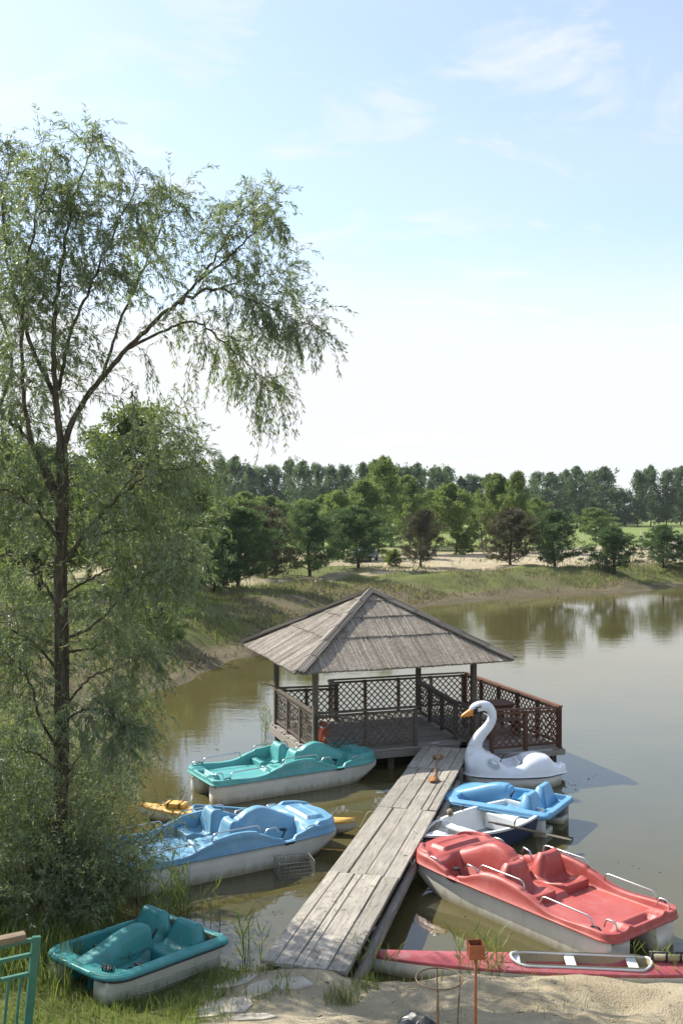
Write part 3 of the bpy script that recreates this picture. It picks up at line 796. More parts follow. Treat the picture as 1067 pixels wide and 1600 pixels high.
def dens(prof, k=4):                      # resample with rounded corners (Catmull-Rom-like)
    p = [Vector((x, 0, z)) for x, z in prof]; out = []
    for i in range(len(p)):
        a, b, c_ = p[i - 1], p[i], p[(i + 1) % len(p)]
        l0, l1 = (a - b).length, (c_ - b).length; r_ = min(.45 * min(l0, l1), .032)
        q0, q1 = b + (a - b).normalized() * r_, b + (c_ - b).normalized() * r_
        for j in range(k + 1):
            s_ = j / k; out.append(((1 - s_)**2 * q0 + 2 * s_ * (1 - s_) * b + s_**2 * q1))
    return [(v_.x, v_.z) for v_ in out]
def arc_rail(p0, p1, h, r_=.013, n=4, lean=(0, 0, 0)):
    p0, p1 = Vector(p0), Vector(p1); d = p1 - p0; pts = [p0]; L = d.length; c_ = min(.09, L * .3); u = d.normalized(); z = Vector((0, 0, 1)); ln = Vector(lean)
    for j in range(n + 1):
        a = math.pi / 2 * j / n; pts.append(p0 + u * (.02 + c_ * (1 - math.cos(a))) + z * (h - c_ * .8 + c_ * .8 * math.sin(a)) + ln)
    for j in range(n + 1):
        a = math.pi / 2 * (1 - j / n); pts.append(p1 - u * (.02 + c_ * (1 - math.cos(a))) + z * (h - c_ * .8 + c_ * .8 * math.sin(a)) + ln)
    pts.append(p1); return MB().tube(pts, r_, 6)

BW = .80
def w_big(x): return rounded(x, 2.08, .20, .42, BW - .10 * np.maximum(0, (x - .8) / 1.28)**2)
def z_big(x, y, w):
    ay = np.abs(y)
    g = sinterp(x, [(-2.08, .53), (-1.8, .53), (-.85, .535), (-.60, .62), (-.42, .655), (.35, .65), (.50, .60), (.66, .53), (.80, .495), (1.02, .495), (1.18, .53), (1.38, .58), (1.7, .585), (2.08, .57)])
    e = w - ay
    fl = sinterp(x, [(-2.08, .41), (-.5, .40), (.25, .38), (.45, .24), (1.1, .22), (1.5, .26), (2.08, .3)])
    fl = fl + .26 * ss(.40, .14, ay)**1.6 * ss(.42, .5, x)
    gwd = .035 * ss(.46, .58, x)
    ins = ss(.095 - gwd, .128 - gwd, e) * ss(-1.98, -1.92, x)
    ins = ins * (1 - ss(1.26, 1.40, x + .10 * ss(.3, .6, ay)))
    z = g * (1 - ins) + fl * ins
    ch = ss(.15, .12, ay) * ss(-.60, -.56, x) * ss(.48, .44, x)
    z = np.maximum(z, .47 * ch + z * (1 - ch))
    tun = ss(.22, .20, ay) * ss(.42, .46, x) * ss(1.5, 1.42, x); z = np.maximum(z, .38 * tun)
    # entry notches by the pedals
    nt = ss(.13, .11, e) * ss(.82, .86, x) * ss(1.08, 1.04, x); z = z - nt * .055
    # stern: two shoulders with a hand-hold between them
    pad = ss(-1.76, -1.82, x) * ss(.45, .41, ay); z = np.maximum(z, (.52 * pad + z * (1 - pad)))
    z = z + .05 * np.exp(-((ay - .40) / .055)**2) * ss(-1.78, -1.9, x)
    z = z - .07 * ss(.27, .22, ay) * ss(-1.84, -1.90, x) * ss(-2.06, -2.0, x)
    # bow: crown, curved lip behind the bow, hatch
    bw = ss(1.36, 1.46, x)
    z = z + bw * .035 * (1 - (ay / w)**2)
    hat = ss(1.50, 1.53, x) * ss(1.86, 1.82, x) * ss(.42, .39, ay); z = z + .05 * hat - .02 * hat * ss(1.56, 1.60, x) * ss(1.78, 1.74, x) * ss(.34, .31, ay)
    z = z + .055 * ss(.15, .12, w - ay) * ss(.02, .05, w - ay) * ss(1.50, 1.62, x) * ss(2.06, 1.98, x)
    z = z + .03 * ss(.13, .10, e) * ss(.0, .03, e) * ss(-.50, -.44, x) * ss(.40, .34, x)
    return z
big_deck = grid_mesh('deck', -2.08, 2.08, w_big, z_big, 190, 74, [(.006, -.02), (.012, -.06), (.014, .435), (.030, .43), (.030, .412), (-.01, .41)], .22)
sp = dens([(-.56, .36), (-.57, .53), (-.47, .555), (-.22, .48), (-.13, .51), (-.075, .80), (-.04, .86), (.06, .865), (.105, .80), (.17, .51), (.24, .475), (.44, .53), (.50, .50), (.50, .30)])
def big_half(z): return .255 - .085 * float(ss(.55, .90, z))
big_seat = seat_mesh(sp, big_half, 0, lambda x, z: .05 if z < .6 and z > .42 and -.55 < x < .48 else (.02 if z > .6 else 0)).mesh('seat', True)
def z_dome(x, y, w):
    p = sinterp(x, [(.20, .40), (.25, .62), (.38, .76), (.58, .855), (.72, .875), (.86, .845), (1.10, .735), (1.36, .63), (1.52, .59)])
    t_ = np.abs(y) / w
    return .20 + (p - .20) * (1 - t_**4.2)**.55
def w_dome(x): return sinterp(x, [(.20, .165), (.30, .185), (.6, .19), (1.0, .20), (1.30, .25), (1.52, .32)])
big_dome = grid_mesh('engine_cover', .20, 1.52, w_dome, z_dome, 40, 30)
big_hull = {s_: pontoon(-2.0, 2.0, .27 if s_ > 0 else -.755, .755 if s_ > 0 else -.27, .43, -.24, .52, .7, s_, lambda x: .365 if x < .15 else .17 if x < 1.38 else .40, .10).mesh('hull', True) for s_ in (1, -1)}
def pedals(parent, x, y, z):
    mb = MB(); mb.tube([(x, y - .13, z), (x, y + .13, z)], .012, 6)
    for s_ in (1, -1):
        mb.beam((x, y + s_ * .06, z), (x + .06 * s_, y + s_ * .06, z + .12 * s_), .02, .02)
        mb.box((x + .06 * s_, y + s_ * .12, z + .12 * s_ + .01), (.09, .10, .03))
    mb.build('pedal', M['black'], parent)
def big_boat(label, loc, heading, col, tilt=0.0):
    b = thing('pedal_boat', label, 'pedal boat', loc, math.atan2(heading[1], heading[0]), 'pedal boats moored at the jetty')
    link('deck', big_deck, M[col], b)
    for s_ in (1, -1):
        link('hull', big_hull[s_], M['hull'], b)
        link('seat', big_seat, M[col], b, (0, s_ * .385, 0))
        pedals(b, 1.0, s_ * .47, .36)
        ye = BW - .055
        arc_rail((-.50, s_ * ye, .66), (.42, s_ * ye, .66), .12, lean=(0, -s_ * .02, 0)).build('handrail', M['metal'], b, smooth=True)
        arc_rail((-1.72, s_ * ye, .52), (-.78, s_ * ye, .54), .13, lean=(0, -s_ * .02, 0)).build('handrail', M['metal'], b, smooth=True)
        arc_rail((-2.02, s_ * .60, .52), (-1.80, s_ * .60, .52), .12).build('handrail', M['metal'], b, smooth=True)
        cl = MB().tube([(1.28, s_ * (BW - .05), .58), (1.34, s_ * (BW - .05), .61), (1.46, s_ * (BW - .06), .61), (1.52, s_ * (BW - .06), .58)], .013, 6).build('cleat', M['metal'], b, smooth=True)
        MB().tube([(-1.86, s_ * (BW - .05), .53), (-1.82, s_ * (BW - .05), .555), (-1.74, s_ * (BW - .05), .555), (-1.70, s_ * (BW - .05), .53)], .013, 6).build('cleat', M['black'], b, smooth=True)
    link('engine_cover', big_dome, M[col], b)
    MB().tube([(.28, .02, .52), (.24, .03, .70), (.20, .06, .76)], .014, 6).build('steering_lever', M['black'], b, smooth=True)
    for s_ in (1, -1):
        MB().tube([(.52, s_ * .60, .52), (.60, s_ * .62, .64), (.74, s_ * .64, .66), (.80, s_ * .65, .56)], .016, 6).build('grab_handle', M['metal'], b, smooth=True)
    return b
red_b = big_boat('faded red four-seat pedal boat moored on the right of the jetty', (2.93, 15.3, 0), (-.615, .788), 'red')
teal_b = big_boat('light teal four-seat pedal boat moored in front of the pavilion', (-1.24, 22.4, 0), (.86, .51), 'teal')
blue_b = big_boat('light blue four-seat pedal boat left of the jetty, stern behind the willow', (-2.12, 17.45, 0), (.85, .527), 'blue')

# small two-seat pedal boat
def w_small(x): return rounded(x, 1.14, .10, .34, .76)
def z_small(x, y, w):
    ay = np.abs(y); e = w - ay
    g = sinterp(x, [(-1.14, .46), (-.4, .47), (.3, .46), (1.14, .44)])
    fl = sinterp(x, [(-1.14, .32), (-.78, .30), (-.7, .2), (.2, .15), (.6, .16), (.9, .22), (1.14, .3)])
    ins = ss(.105, .128, e) * ss(-1.04, -1.0, x) * (1 - ss(.80, .90, x + .14 * ss(.35, .62, ay)))
    z = g * (1 - ins) + fl * ins
    tun = ss(.20, .18, ay) * ss(-.14, -.10, x); z = np.maximum(z, .38 * tun)
    z = z - .02 * ss(.05, .0, e) + .012 * ss(.06, .085, e) * ss(.115, .10, e)
    return z
small_deck = grid_mesh('deck', -1.14, 1.14, w_small, z_small, 110, 70, [(.01, -.015), (.018, -.05), (.012, .37), (-.02, .36)], .18)
def w_con(x): return sinterp(x, [(-.16, .17), (.0, .18), (.5, .19), (.85, .20), (1.06, .22)])
def z_con(x, y, w):
    cr = .025 * np.exp(-(np.abs(y) / .012)**2)
    p = sinterp(x, [(-.16, .40), (-.14, .60), (-.08, .69), (.06, .72), (.30, .69), (.58, .60), (.85, .51), (1.06, .45)])
    return .14 + (p - .14) * (1 - (np.abs(y) / w)**4.5)**.5 + cr * 0
small_con = grid_mesh('engine_cover', -.16, 1.06, w_con, z_con, 34, 26)
s2 = dens([(-.12, .14), (-.12, .40), (-.20, .42), (-.42, .37), (-.50, .42), (-.56, .68), (-.60, .715), (-.68, .715), (-.72, .67), (-.82, .34), (-.84, .16)])
small_seat = seat_mesh(s2, lambda z: .29 - .09 * float(ss(.42, .72, z)), 0, lambda x, z: .035 if .34 < z < .5 and x > -.55 else 0).mesh('seat', True)
small_hull = {s_: pontoon(-1.06, 1.10, .25 if s_ > 0 else -.70, .70 if s_ > 0 else -.25, .375, -.16, .16, .3, s_, lambda x: .12 if x < .93 else .36, .05).mesh('hull', True) for s_ in (1, -1)}
def small_boat(label, loc, heading, col, hull, rub):
    b = thing('pedal_boat', label, 'pedal boat', loc, math.atan2(heading[1], heading[0]))
    link('deck', small_deck, M[col], b)
    ring = []
    for x in np.concatenate([np.linspace(-1.14, .8, 14), 1.14 - .34 * (1 - np.sin(np.linspace(0, np.pi / 2, 9)))]): ring.append((float(x), float(w_small(np.array(x))) + .014, .375))
    ring = ring + [(x, -y, z) for x, y, z in ring[::-1]]
    MB().tube(ring, .017, 6, True).build('rub_strip', M[rub], b, smooth=True)
    for s_ in (1, -1):
        link('hull', small_hull[s_], M[hull], b)
        link('seat', small_seat, M[col], b, (0, s_ * .36, 0))
        pedals(b, .42, s_ * .44, .30)
    link('engine_cover', small_con, M[col], b)
    MB().tube([(-.14, .12, .50), (-.22, .14, .64)], .02, 6).build('steering_lever', M['black'], b, smooth=True)
    return b
bs = small_boat('small bright blue pedal boat between the swan and the rowing boat', (3.28, 19.85, 0), (-.85, .52), 'blue_bright', 'hull_clean', 'blue_bright')
gb = small_boat('small dark teal pedal boat pulled up on the grass under the willow', (-2.62, 12.66, .27), (-.60, -.80), 'teal_dark', 'hull_land', 'black')
gb.scale = (.88, .88, .88)
gb.rotation_euler = (R(-1), R(-5.5), math.atan2(-.80, -.60))
for s_ in (1, -1):
    for zc in (.08, .2):
        MB().tube([(x, s_ * (.69 + .012) - s_ * .45 * .45 * max(0, (x - .3) / .8)**2.2 + s_ * .03 * max(0, (x - .3) / .8), zc + .10 * max(0, (x - .3) / .8)**1.7) for x in np.linspace(-1.0, .95, 14)], .009, 5).build('strake', M['hull_land'], gb, smooth=True)
# rope and litter on the beached boat
rp_ = MB()
for i in range(9):
    a0 = random.uniform(0, 6); rp_.tube([(.93 + .05 * math.cos(a0 + q * .7) + i * .004, .52 - i * .018 + .03 * math.sin(a0 + q), .475 + .02 * (q % 2) - (.10 if q in (2, 3) else 0)) for q in range(7)], .009, 5)
rpo = rp_.build('rope', M['black'], smooth=True)
bpy.context.view_layer.update()
rpo.matrix_world = gb.matrix_world.copy(); tag(rpo, 'dark coil of mooring rope on the bow corner of the beached teal boat', 'rope')
g_ = np.random.default_rng(3); n_ = 2600
lp = np.stack([np.where(g_.random(n_) < .5, g_.uniform(-1.0, -.78, n_), g_.uniform(-.7, .5, n_)), g_.uniform(-.58, .58, n_), np.zeros(n_)], 1)
lp[:, 2] = z_small(lp[:, 0], lp[:, 1], w_small(lp[:, 0])) + .012 + g_.random(n_) * .07 * (lp[:, 0] < -.7) + g_.random(n_) * .03
V_, F_ = leaves(lp, g_.normal(size=(n_, 3)) * np.array([1, 1, .15]), g_.uniform(.04, .16, n_), g_.uniform(.008, .02, n_), g_)
dbo = link('leaf_litter', mesh_np('leaf_litter', V_, F_), M['debris']); dbo.matrix_world = gb.matrix_world.copy(); tag(dbo, kind='stuff')

# swan boat
SX = [(-1.12, .30), (-1.06, .62), (-.98, .74), (-.86, .80), (-.72, .80), (-.58, .73), (-.42, .68), (-.30, .60), (-.2, .52), (-.05, .52), (.12, .58), (.28, .66), (.45, .70), (.62, .685), (.80, .62), (.93, .48), (1.0, .44), (1.08, .47), (1.18, .44)]
def w_swan(x): return np.maximum(sinterp(x, [(-1.14, .06), (-1.08, .22), (-.95, .36), (-.7, .48), (-.3, .55), (.3, .55), (.7, .46), (.95, .30), (1.1, .20), (1.18, .12)]), .03)
def z_swan(x, y, w):
    p = sinterp(x, SX); t_ = np.abs(y) / w
    z = .30 + (p - .30) * np.maximum(0, 1 - t_**3.0)**.62
    ck = ss(-.50, -.40, x) * ss(.20, .08, x) * ss(.36, .30, np.abs(y))
    return z * (1 - ck) + .34 * ck
sw = thing('swan_boat', 'white swan-shaped pedal boat with orange beak beside the jetty end', 'swan boat', (3.86, 22.45, 0), R(3))
link('body', grid_mesh('body', -1.14, 1.18, w_swan, z_swan, 110, 60, [(.008, .29), (.03, .285), (.03, .265), (-.01, .26)], .1), M['swan'], sw)
rings = []
for i in range(25):
    x = -1.08 + 2.14 * i / 24; w_ = float(w_swan(np.array(x))) - .02; fr = max(0, (-.55 - x) / .53); zb = -.12 + .22 * fr**2 + .12 * max(0, (x - .75) / .31)**2
    rings.append([(x, w_ * f_, zb + (.27 - zb) * q) for f_, q in ((-1, 1), (-.98, .6), (-.92, .3), (-.75, .08), (-.3, 0), (.3, 0), (.75, .08), (.92, .3), (.98, .6), (1, 1))])
MB().loft(rings).build('hull', M['hull_clean'], sw, smooth=True)
edge_ = [(x, float(w_swan(np.array(x))) + .026, .272) for x in np.linspace(-1.14, 1.18, 30)]
MB().tube(edge_ + [(x, -y, z) for x, y, z in edge_[::-1]], .014, 6, True).build('rub_strip', M['black'], sw, smooth=True)
nk = [(-.80, .46, .29), (-.83, .60, .265), (-.855, .75, .22), (-.85, .88, .182), (-.80, 1.00, .160), (-.71, 1.13, .145), (-.60, 1.25, .132), (-.52, 1.36, .124), (-.475, 1.47, .118), (-.47, 1.57, .116), (-.50, 1.66, .116), (-.565, 1.735, .118), (-.66, 1.765, .122), (-.76, 1.755, .125), (-.85, 1.73, .115), (-.92, 1.705, .09), (-.965, 1.69, .055), (-.985, 1.682, .02)]
nko = MB(); pts = [Vector((a, 0, b)) for a, b, c_ in nk]
fine, fr_ = [], []
tt_ = np.arange(len(nk)); fi_ = np.linspace(0, len(nk) - 1, 60)
fx_ = sinterp(fi_, np.stack([tt_, [a for a, b, c_ in nk]], 1)); fz_ = sinterp(fi_, np.stack([tt_, [b for a, b, c_ in nk]], 1)); fr_ = sinterp(fi_, np.stack([tt_, [c_ * (1 if k < 3 else .86 if k < 11 else .93) for k, (a, b, c_) in enumerate(nk)]], 1))
nko.tube([(float(a), 0, float(b)) for a, b in zip(fx_, fz_)], [float(q) for q in fr_], 20)
neck = nko.build('neck', M['swan'], sw, smooth=True)
sm_ = MB().tube([(-.845 + .135 * math.cos(a) * 1.38, (.160) * math.sin(a), .86 - .05 * math.cos(a)) for a in np.linspace(0, 2 * math.pi, 32, endpoint=False)], .0035, 4, True).build('neck_seam', M['opening'], neck)
bk = MB(); rings = []
for i in range(9):
    s_ = i / 8; c_ = Vector((-.86 - .33 * s_, 0, 1.668 - .125 * s_ - .02 * s_ * s_)); hh_ = .098 * (1 - s_)**.75 + .016; ww_ = .075 * (1 - s_)**.7 + .022
    rings.append([(c_.x, c_.y + ww_ * math.cos(a), c_.z + hh_ * math.sin(a)) for a in np.linspace(0, 2 * math.pi, 14, endpoint=False)])
bk.loft(rings).build('beak', M['orange_beak'], neck, smooth=True)
pt = MB(); rings = []
for i in range(6):
    s_ = i / 5; x = -.835 - .085 * s_
    rings.append([(x + .02 * math.cos(2 * a), .132 * (1 - .22 * s_) * math.cos(a), 1.672 - .01 * s_ + .122 * (1 - .18 * s_) * math.sin(a)) for a in np.linspace(0, 2 * math.pi, 18, endpoint=False)])
pt.loft(rings).build('face_patch', M['black'], neck, smooth=True)
for s_ in (1, -1):
    MB().beam((-.87, s_ * .105, 1.735), (-.765, s_ * .117, 1.775), .03, .045, (0, 1, 0)).build('eye_stripe', M['black'], neck)
    MB().ellipsoid((-.765, s_ * .112, 1.775), (.040, .020, .038), 14, 8).build('eye', M['black'], neck, smooth=True)
    MB().ellipsoid((-.766, s_ * .126, 1.776), (.024, .012, .023), 12, 8).build('eye_ring', M['swan'], neck, smooth=True)
    MB().ellipsoid((-.768, s_ * .137, 1.776), (.012, .005, .012), 8, 6).build('pupil', M['black'], neck, smooth=True)
# oval leg opening on each side of the body
for s_ in (1, -1):
    rim, cen = [], []
    for a in np.linspace(0, 2 * math.pi, 28, endpoint=False):
        x = -.53 + .155 * math.cos(a) * 1.0; z = .55 + .10 * math.sin(a) - .30 * (x + .53)
        ys = np.linspace(0, float(w_swan(np.array(x))), 400); zs = .30 + (sinterp(np.full(400, x), SX) - .30) * np.maximum(0, 1 - (ys / ys[-1])**3.0)**.62
        kk_ = int(np.argmin(np.abs(zs - z))); rim.append((x, s_ * (ys[kk_] + .004), z))
    c_ = np.mean(rim, 0); inner = [tuple(np.array(p) * .86 + c_ * .14 + np.array([0, s_ * .004, 0])) for p in rim]
    MB().add([tuple(np.array(p) + [0, s_ * .003, 0]) for p in inner] + [tuple(c_ + np.array([0, s_ * .012, 0]))], [(i, (i + 1) % 28, 28) for i in range(28)]).build('side_opening', M['opening'], sw, smooth=True)
    MB().tube(rim, .011, 6, True).build('opening_rim', M['swan'], sw, smooth=True)
MB().beam((.0, 0, .36), (.10, 0, .56), .5, .06, (1, 0, 0)).build('backrest', M['swan'], sw, bevel=.02)
MB().box((-.12, 0, .39), (.3, .56, .10)).build('seat', M['swan'], sw, bevel=.02)
MB().tube([(-.3, -.05, .5), (-.22, -.05, .66), (-.16, -.05, .66)], .012, 6).build('steering_lever', M['black'], sw, smooth=True)

# rowing boat
def st_row(s_):                            # 0 bow .. 1 stern -> half breadth at sheer, sheer z, keel z
    b = float(sinterp(s_, [(0, .015), (.08, .20), (.2, .38), (.4, .57), (.65, .64), (.85, .58), (1, .47)]))
    return b, float(sinterp(s_, [(0, .45), (.1, .43), (.3, .40), (.6, .38), (1, .42)])), float(sinterp(s_, [(0, .10), (.08, -.06), (.3, -.13), (.8, -.13), (1, -.08)]))
rb = thing('rowing_boat', 'small navy blue rowing boat with white inside moored beside the jetty', 'rowing boat', (2.48, 18.42, 0), math.atan2(-.66, -.75))
RL = 2.85
def row_rings(inset, zoff):
    out = []
    for i in range(27):
        s_ = i / 26; b, zs_, zk = st_row(s_); b = max(b - inset, .006); x = RL / 2 - RL * s_ - (inset if i == 0 else 0) + (inset if i == 26 else 0); zk += zoff; x2 = x
        ring = []
        for f_, q in ((1, 1), (.97, .72), (.90, .45), (.76, .2), (.5, .05), (0, 0), (-.5, .05), (-.76, .2), (-.90, .45), (-.97, .72), (-1, 1)):
            rk = .16 * (1 - q) * max(0, 1 - s_ / .25)   # raked stem
            ring.append((x2 - rk, b * f_, zk + (zs_ - zk) * q))
        out.append(ring)
    return out
ro = MB(); ro.loft(row_rings(0, 0), False, False, False); r26 = row_rings(0, 0)[26]; ro.add(r26, [tuple(range(11))]); ro.build('hull', M['navy'], rb, smooth=False)
auto_smooth(rb.children[-1], 45)
ri = MB(); rr_ = row_rings(.035, .06); ri.loft(rr_, False, False, False); ri.add(rr_[26], [tuple(range(11))]); ri.build('liner', M['white_paint'], rb)
auto_smooth(rb.children[-1], 45)
gw = MB(); port = [(RL / 2 - RL * i / 26, st_row(i / 26)[0] - .012, st_row(i / 26)[1] + .012) for i in range(27)]
for s_ in (1, -1):
    rings = [[(x, s_ * (y + .03), z - .025), (x, s_ * (y + .03), z + .012), (x, s_ * max(y - .035, 0), z + .012), (x, s_ * max(y - .035, 0), z - .025)] for x, y, z in port]
    gw.loft(rings)
gw.beam((-RL / 2 + .01, -.47, .44), (-RL / 2 + .01, .47, .44), .06, .05)
gw.build('gunwale', M['white_paint'], rb)
fl_ = MB(); n = 14; L_, R_ = [], []
for i in range(n + 1):
    s_ = .22 + .74 * i / n; b = st_row(s_)[0] * .72; L_.append((RL / 2 - RL * s_, b, .015)); R_.append((RL / 2 - RL * s_, -b, .015))
fl_.add(L_ + R_, [(i, i + 1, n + 2 + i, n + 1 + i) for i in range(n)]).build('floor', M['grey_paint'], rb)
MB().box((.30, 0, .30), (.22, 1.06, .04)).build('thwart', M['white_paint'], rb, bevel=.008)
MB().box((.30, 0, .15), (.03, .80, .26)).build('thwart_support', M['white_paint'], rb)
MB().box((-1.06, 0, .19), (.60, .86, .30)).build('stern_seat', M['white_paint'], rb, bevel=.02)
MB().box((-1.06, 0, .35), (.40, .5, .025)).build('seat_hatch', M['white_paint'], rb, bevel=.006)
MB().box((1.05, 0, .40), (.35, .30, .03), taper=.8).build('bow_deck', M['white_paint'], rb)
for s_ in (1, -1):
    MB().tube([(-.35, s_ * .63, .40), (-.35, s_ * .63, .47), (-.39, s_ * .63, .52)], .012, 6).build('rowlock', M['black'], rb, smooth=True)
fen = thing('fender', 'small round cork fender on the near-jetty gunwale of the rowing boat', 'fender', at(703, 1270, .50))
MB().tube([(0, -.07, 0), (0, .07, 0)], .06, 10).build('roller', M['oar'], fen, smooth=True)
MB().tube([(0, -.09, 0), (0, .09, 0)], .02, 6).build('axle', M['black'], fen, smooth=True)
p0, p1 = at(762, 1284, .60), at(882, 1310, .24)
d_ = (p1 - p0)
oar = thing('oar', 'old wooden oar laid across the rowing boat with its blade towards the water', 'oar', p0)
oar.rotation_euler = d_.to_track_quat('X', 'Z').to_euler(); Lo = d_.length
MB().tube([(0, 0, 0), (.14, 0, 0), (.15, 0, 0), (Lo - .38, 0, 0)], [.017, .019, .024, .021], 8).build('shaft', M['oar'], oar, smooth=True)
rings = [[(Lo - .42 + .55 * s_, w_ * f_, .012 * q) for f_, q in ((-1, 0), (0, 1), (1, 0), (0, -1))] for s_, w_ in ((0, .022), (.2, .05), (.5, .075), (.9, .07), (1, .04))]
MB().loft(rings).build('blade', M['oar'], oar)

# kayaks
def kayak(name, label, cat, loc, heading, L, B, deck_m, hull_m, cock, liner_m, rim_m, zd=.24, tip=.10, webs=(), rim_h=.03, rim_r=.028):
    b = thing(name, label, cat, loc, math.atan2(heading[1], heading[0])); H2 = L / 2
    def wk(x): return np.maximum(B / 2 * (1 - np.minimum(np.abs(x) / H2, 1)**2.0)**.85, .012)
    x0, x1, cw = cock; r_ = min(cw, (x1 - x0) / 2)
    def inside(x, y, off=0):
        xx = np.clip(x, x0 + r_, x1 - r_); return np.hypot((x - xx) / r_ * cw, y) - (cw + off)
    def zk(x, y, w):
        e = zd + tip * (np.abs(x) / H2)**3 + .075 * (1 - (np.abs(y) / w)**2) * (1 - .3 * np.abs(x) / H2)
        k_ = ss(.0, -.035, inside(x, y)); return e * (1 - k_) + (-.02) * k_
    me_ = grid_mesh('deck', -H2, H2, wk, zk, 220, 44, [(.008, -.02), (-.006, -.05)], .12); link('deck', me_, M[deck_m], b)
    rings = []
    for i in range(41):
        x = -H2 + L * i / 40; w_ = float(wk(np.array(x))) - .002; zt = zd + tip * (abs(x) / H2)**3 - .03; zb = -.11 + .24 * (abs(x) / H2)**5
        rings.append([(x, w_ * f_, zb + (zt - zb) * q) for f_, q in ((-1, 1), (-.97, .55), (-.82, .2), (-.4, .0), (.4, .0), (.82, .2), (.97, .55), (1, 1))])
    MB().loft(rings, False, False, False).build('hull', M[hull_m], b, smooth=True)
    outline = [(x1 - r_ + r_ * math.cos(a), cw * math.sin(a)) for a in np.linspace(-math.pi / 2, math.pi / 2, 14)] + [(x0 + r_ + r_ * math.cos(a), cw * math.sin(a)) for a in np.linspace(math.pi / 2, 3 * math.pi / 2, 14)]
    zz_ = lambda x, y: float(zd + tip * (abs(x) / H2)**3 + .075 * (1 - min(1, abs(y) / float(wk(np.array(x))))**2))
    MB().tube([(x, y, zz_(x, y) + rim_h * .5) for x, y in outline], rim_r, 8, True).build('coaming', M[rim_m], b, smooth=True)
    # liner: a slightly smaller tub inside the opening
    rg = [[(x * 1 if 0 else (x - (x0 + x1) / 2) * f_ + (x0 + x1) / 2, y * f_, z) for x, y in outline] for f_, z in ((.985, zd + .07), (.955, .15), (.90, .03), (.5, .0))]
    lm = MB(); lm.loft(rg, True, False, False); lm.add(rg[-1], [tuple(range(len(outline)))]); lm.build('liner', M[liner_m], b, smooth=True)
    for (wx_, kind) in webs:
        if kind == 'web':
            MB().box((wx_, 0, zd + .01), (.13, cw * 1.86, .03)).build('thwart', M[rim_m], b, bevel=.01)
            MB().box((wx_, 0, .12), (.05, cw * 1.5, .26)).build('bulkhead', M[rim_m], b)
        else:
            MB().box((wx_, 0, .11), (.34, cw * 1.5, .08)).build('seat', M[liner_m], b, bevel=.03)
            MB().beam((wx_ - .17, 0, .12), (wx_ - .23, 0, .30), cw * 1.4, .03, (1, 0, 0)).build('backrest', M[rim_m], b, bevel=.012)
    return b
yk = kayak('kayak', 'yellow kayak with blue cockpit rim lying behind the light blue pedal boat', 'kayak', (-1.9, 19.42, 0), (.972, -.235), 4.45, .66, 'yellow', 'hull', (-1.05, .95, .235), 'grey_paint', 'blue', .22, .06, [(.55, 'seat'), (-.55, 'seat')])
pk = MB().box((-1.42, 0, .335), (.42, .26, .09)).build('deck_pad', M['yellow'], yk, bevel=.03)
for x in (-1.54, -1.30): MB().box((x, 0, .345), (.02, .29, .09)).build('strap', M['black'], pk)
ck_ = kayak('canoe', 'long red and white canoe with a white cockpit rim pulled along the sandy shore', 'canoe', (2.95, 13.08, -.02), (-.996, .085), 5.5, .56, 'canoe_red', 'hull_clean', (-1.10, .72, .20), 'cream', 'white_paint', .24, .05, [(.66, 'web'), (-.06, 'web'), (-.86, 'web')], .010, .016)
pad = thing('rolled_mat', 'rolled dark mat with pale edge strapped on the rear deck of the canoe', 'mat', (4.32, 12.98, .35), R(-5))
MB().tube([(-.28, 0, 0), (.28, 0, .0)], .055, 8).build('roll', M['cream'], pad, smooth=True)
for a in (-.27, -.09, .09, .27): MB().tube([(a - .015, 0, 0), (a + .015, 0, 0)], .062, 8).build('strap', M['black'], pad, smooth=True)
MB().tube([(-.30, 0, .05), (.30, 0, .05)], .02, 6).build('cord', M['black'], pad, smooth=True)

# mooring ropes
def rope(label, pts, r_=.010):
    p = np.array(pts, float); n = len(p); f = np.linspace(0, n - 1, n * 6); q = np.stack([sinterp(f, np.stack([np.arange(n), p[:, k]], 1)) for k in range(3)], 1)
    o = MB().tube([tuple(a) for a in q], r_, 5).build('rope', M['rope'], smooth=True); return tag(o, label, 'rope')
a = at(552, 1281, .3); b = at(574, 1271, .50)
rope('pale rope tying the yellow kayak to the jetty edge', [a, a + Vector((.10, -.05, -.14)), (a + b) / 2 + Vector((.02, 0, -.16)), b, b + Vector((.08, .02, .03))])
a = at(703, 1248, .45); b = at(697, 1228, .53); rope('short rope tying the small bright blue pedal boat to the jetty', [a, (a + b) / 2 + Vector((0, 0, -.12)), b, b + Vector((-.06, .0, .02))], .008)
a = at(660, 1312, .50); b = at(651, 1302, .53); rope('short rope tying the navy rowing boat to the jetty', [a, (a + b) / 2 + Vector((.03, 0, -.10)), b, b + Vector((-.06, .04, .02))], .008)
a = at(648, 1345, .52); b = at(640, 1340, .50); rope('short rope tying the red pedal boat to the jetty', [a, (a + b) / 2 + Vector((.0, 0, -.12)), b, b + Vector((-.1, .05, .03))], .008)

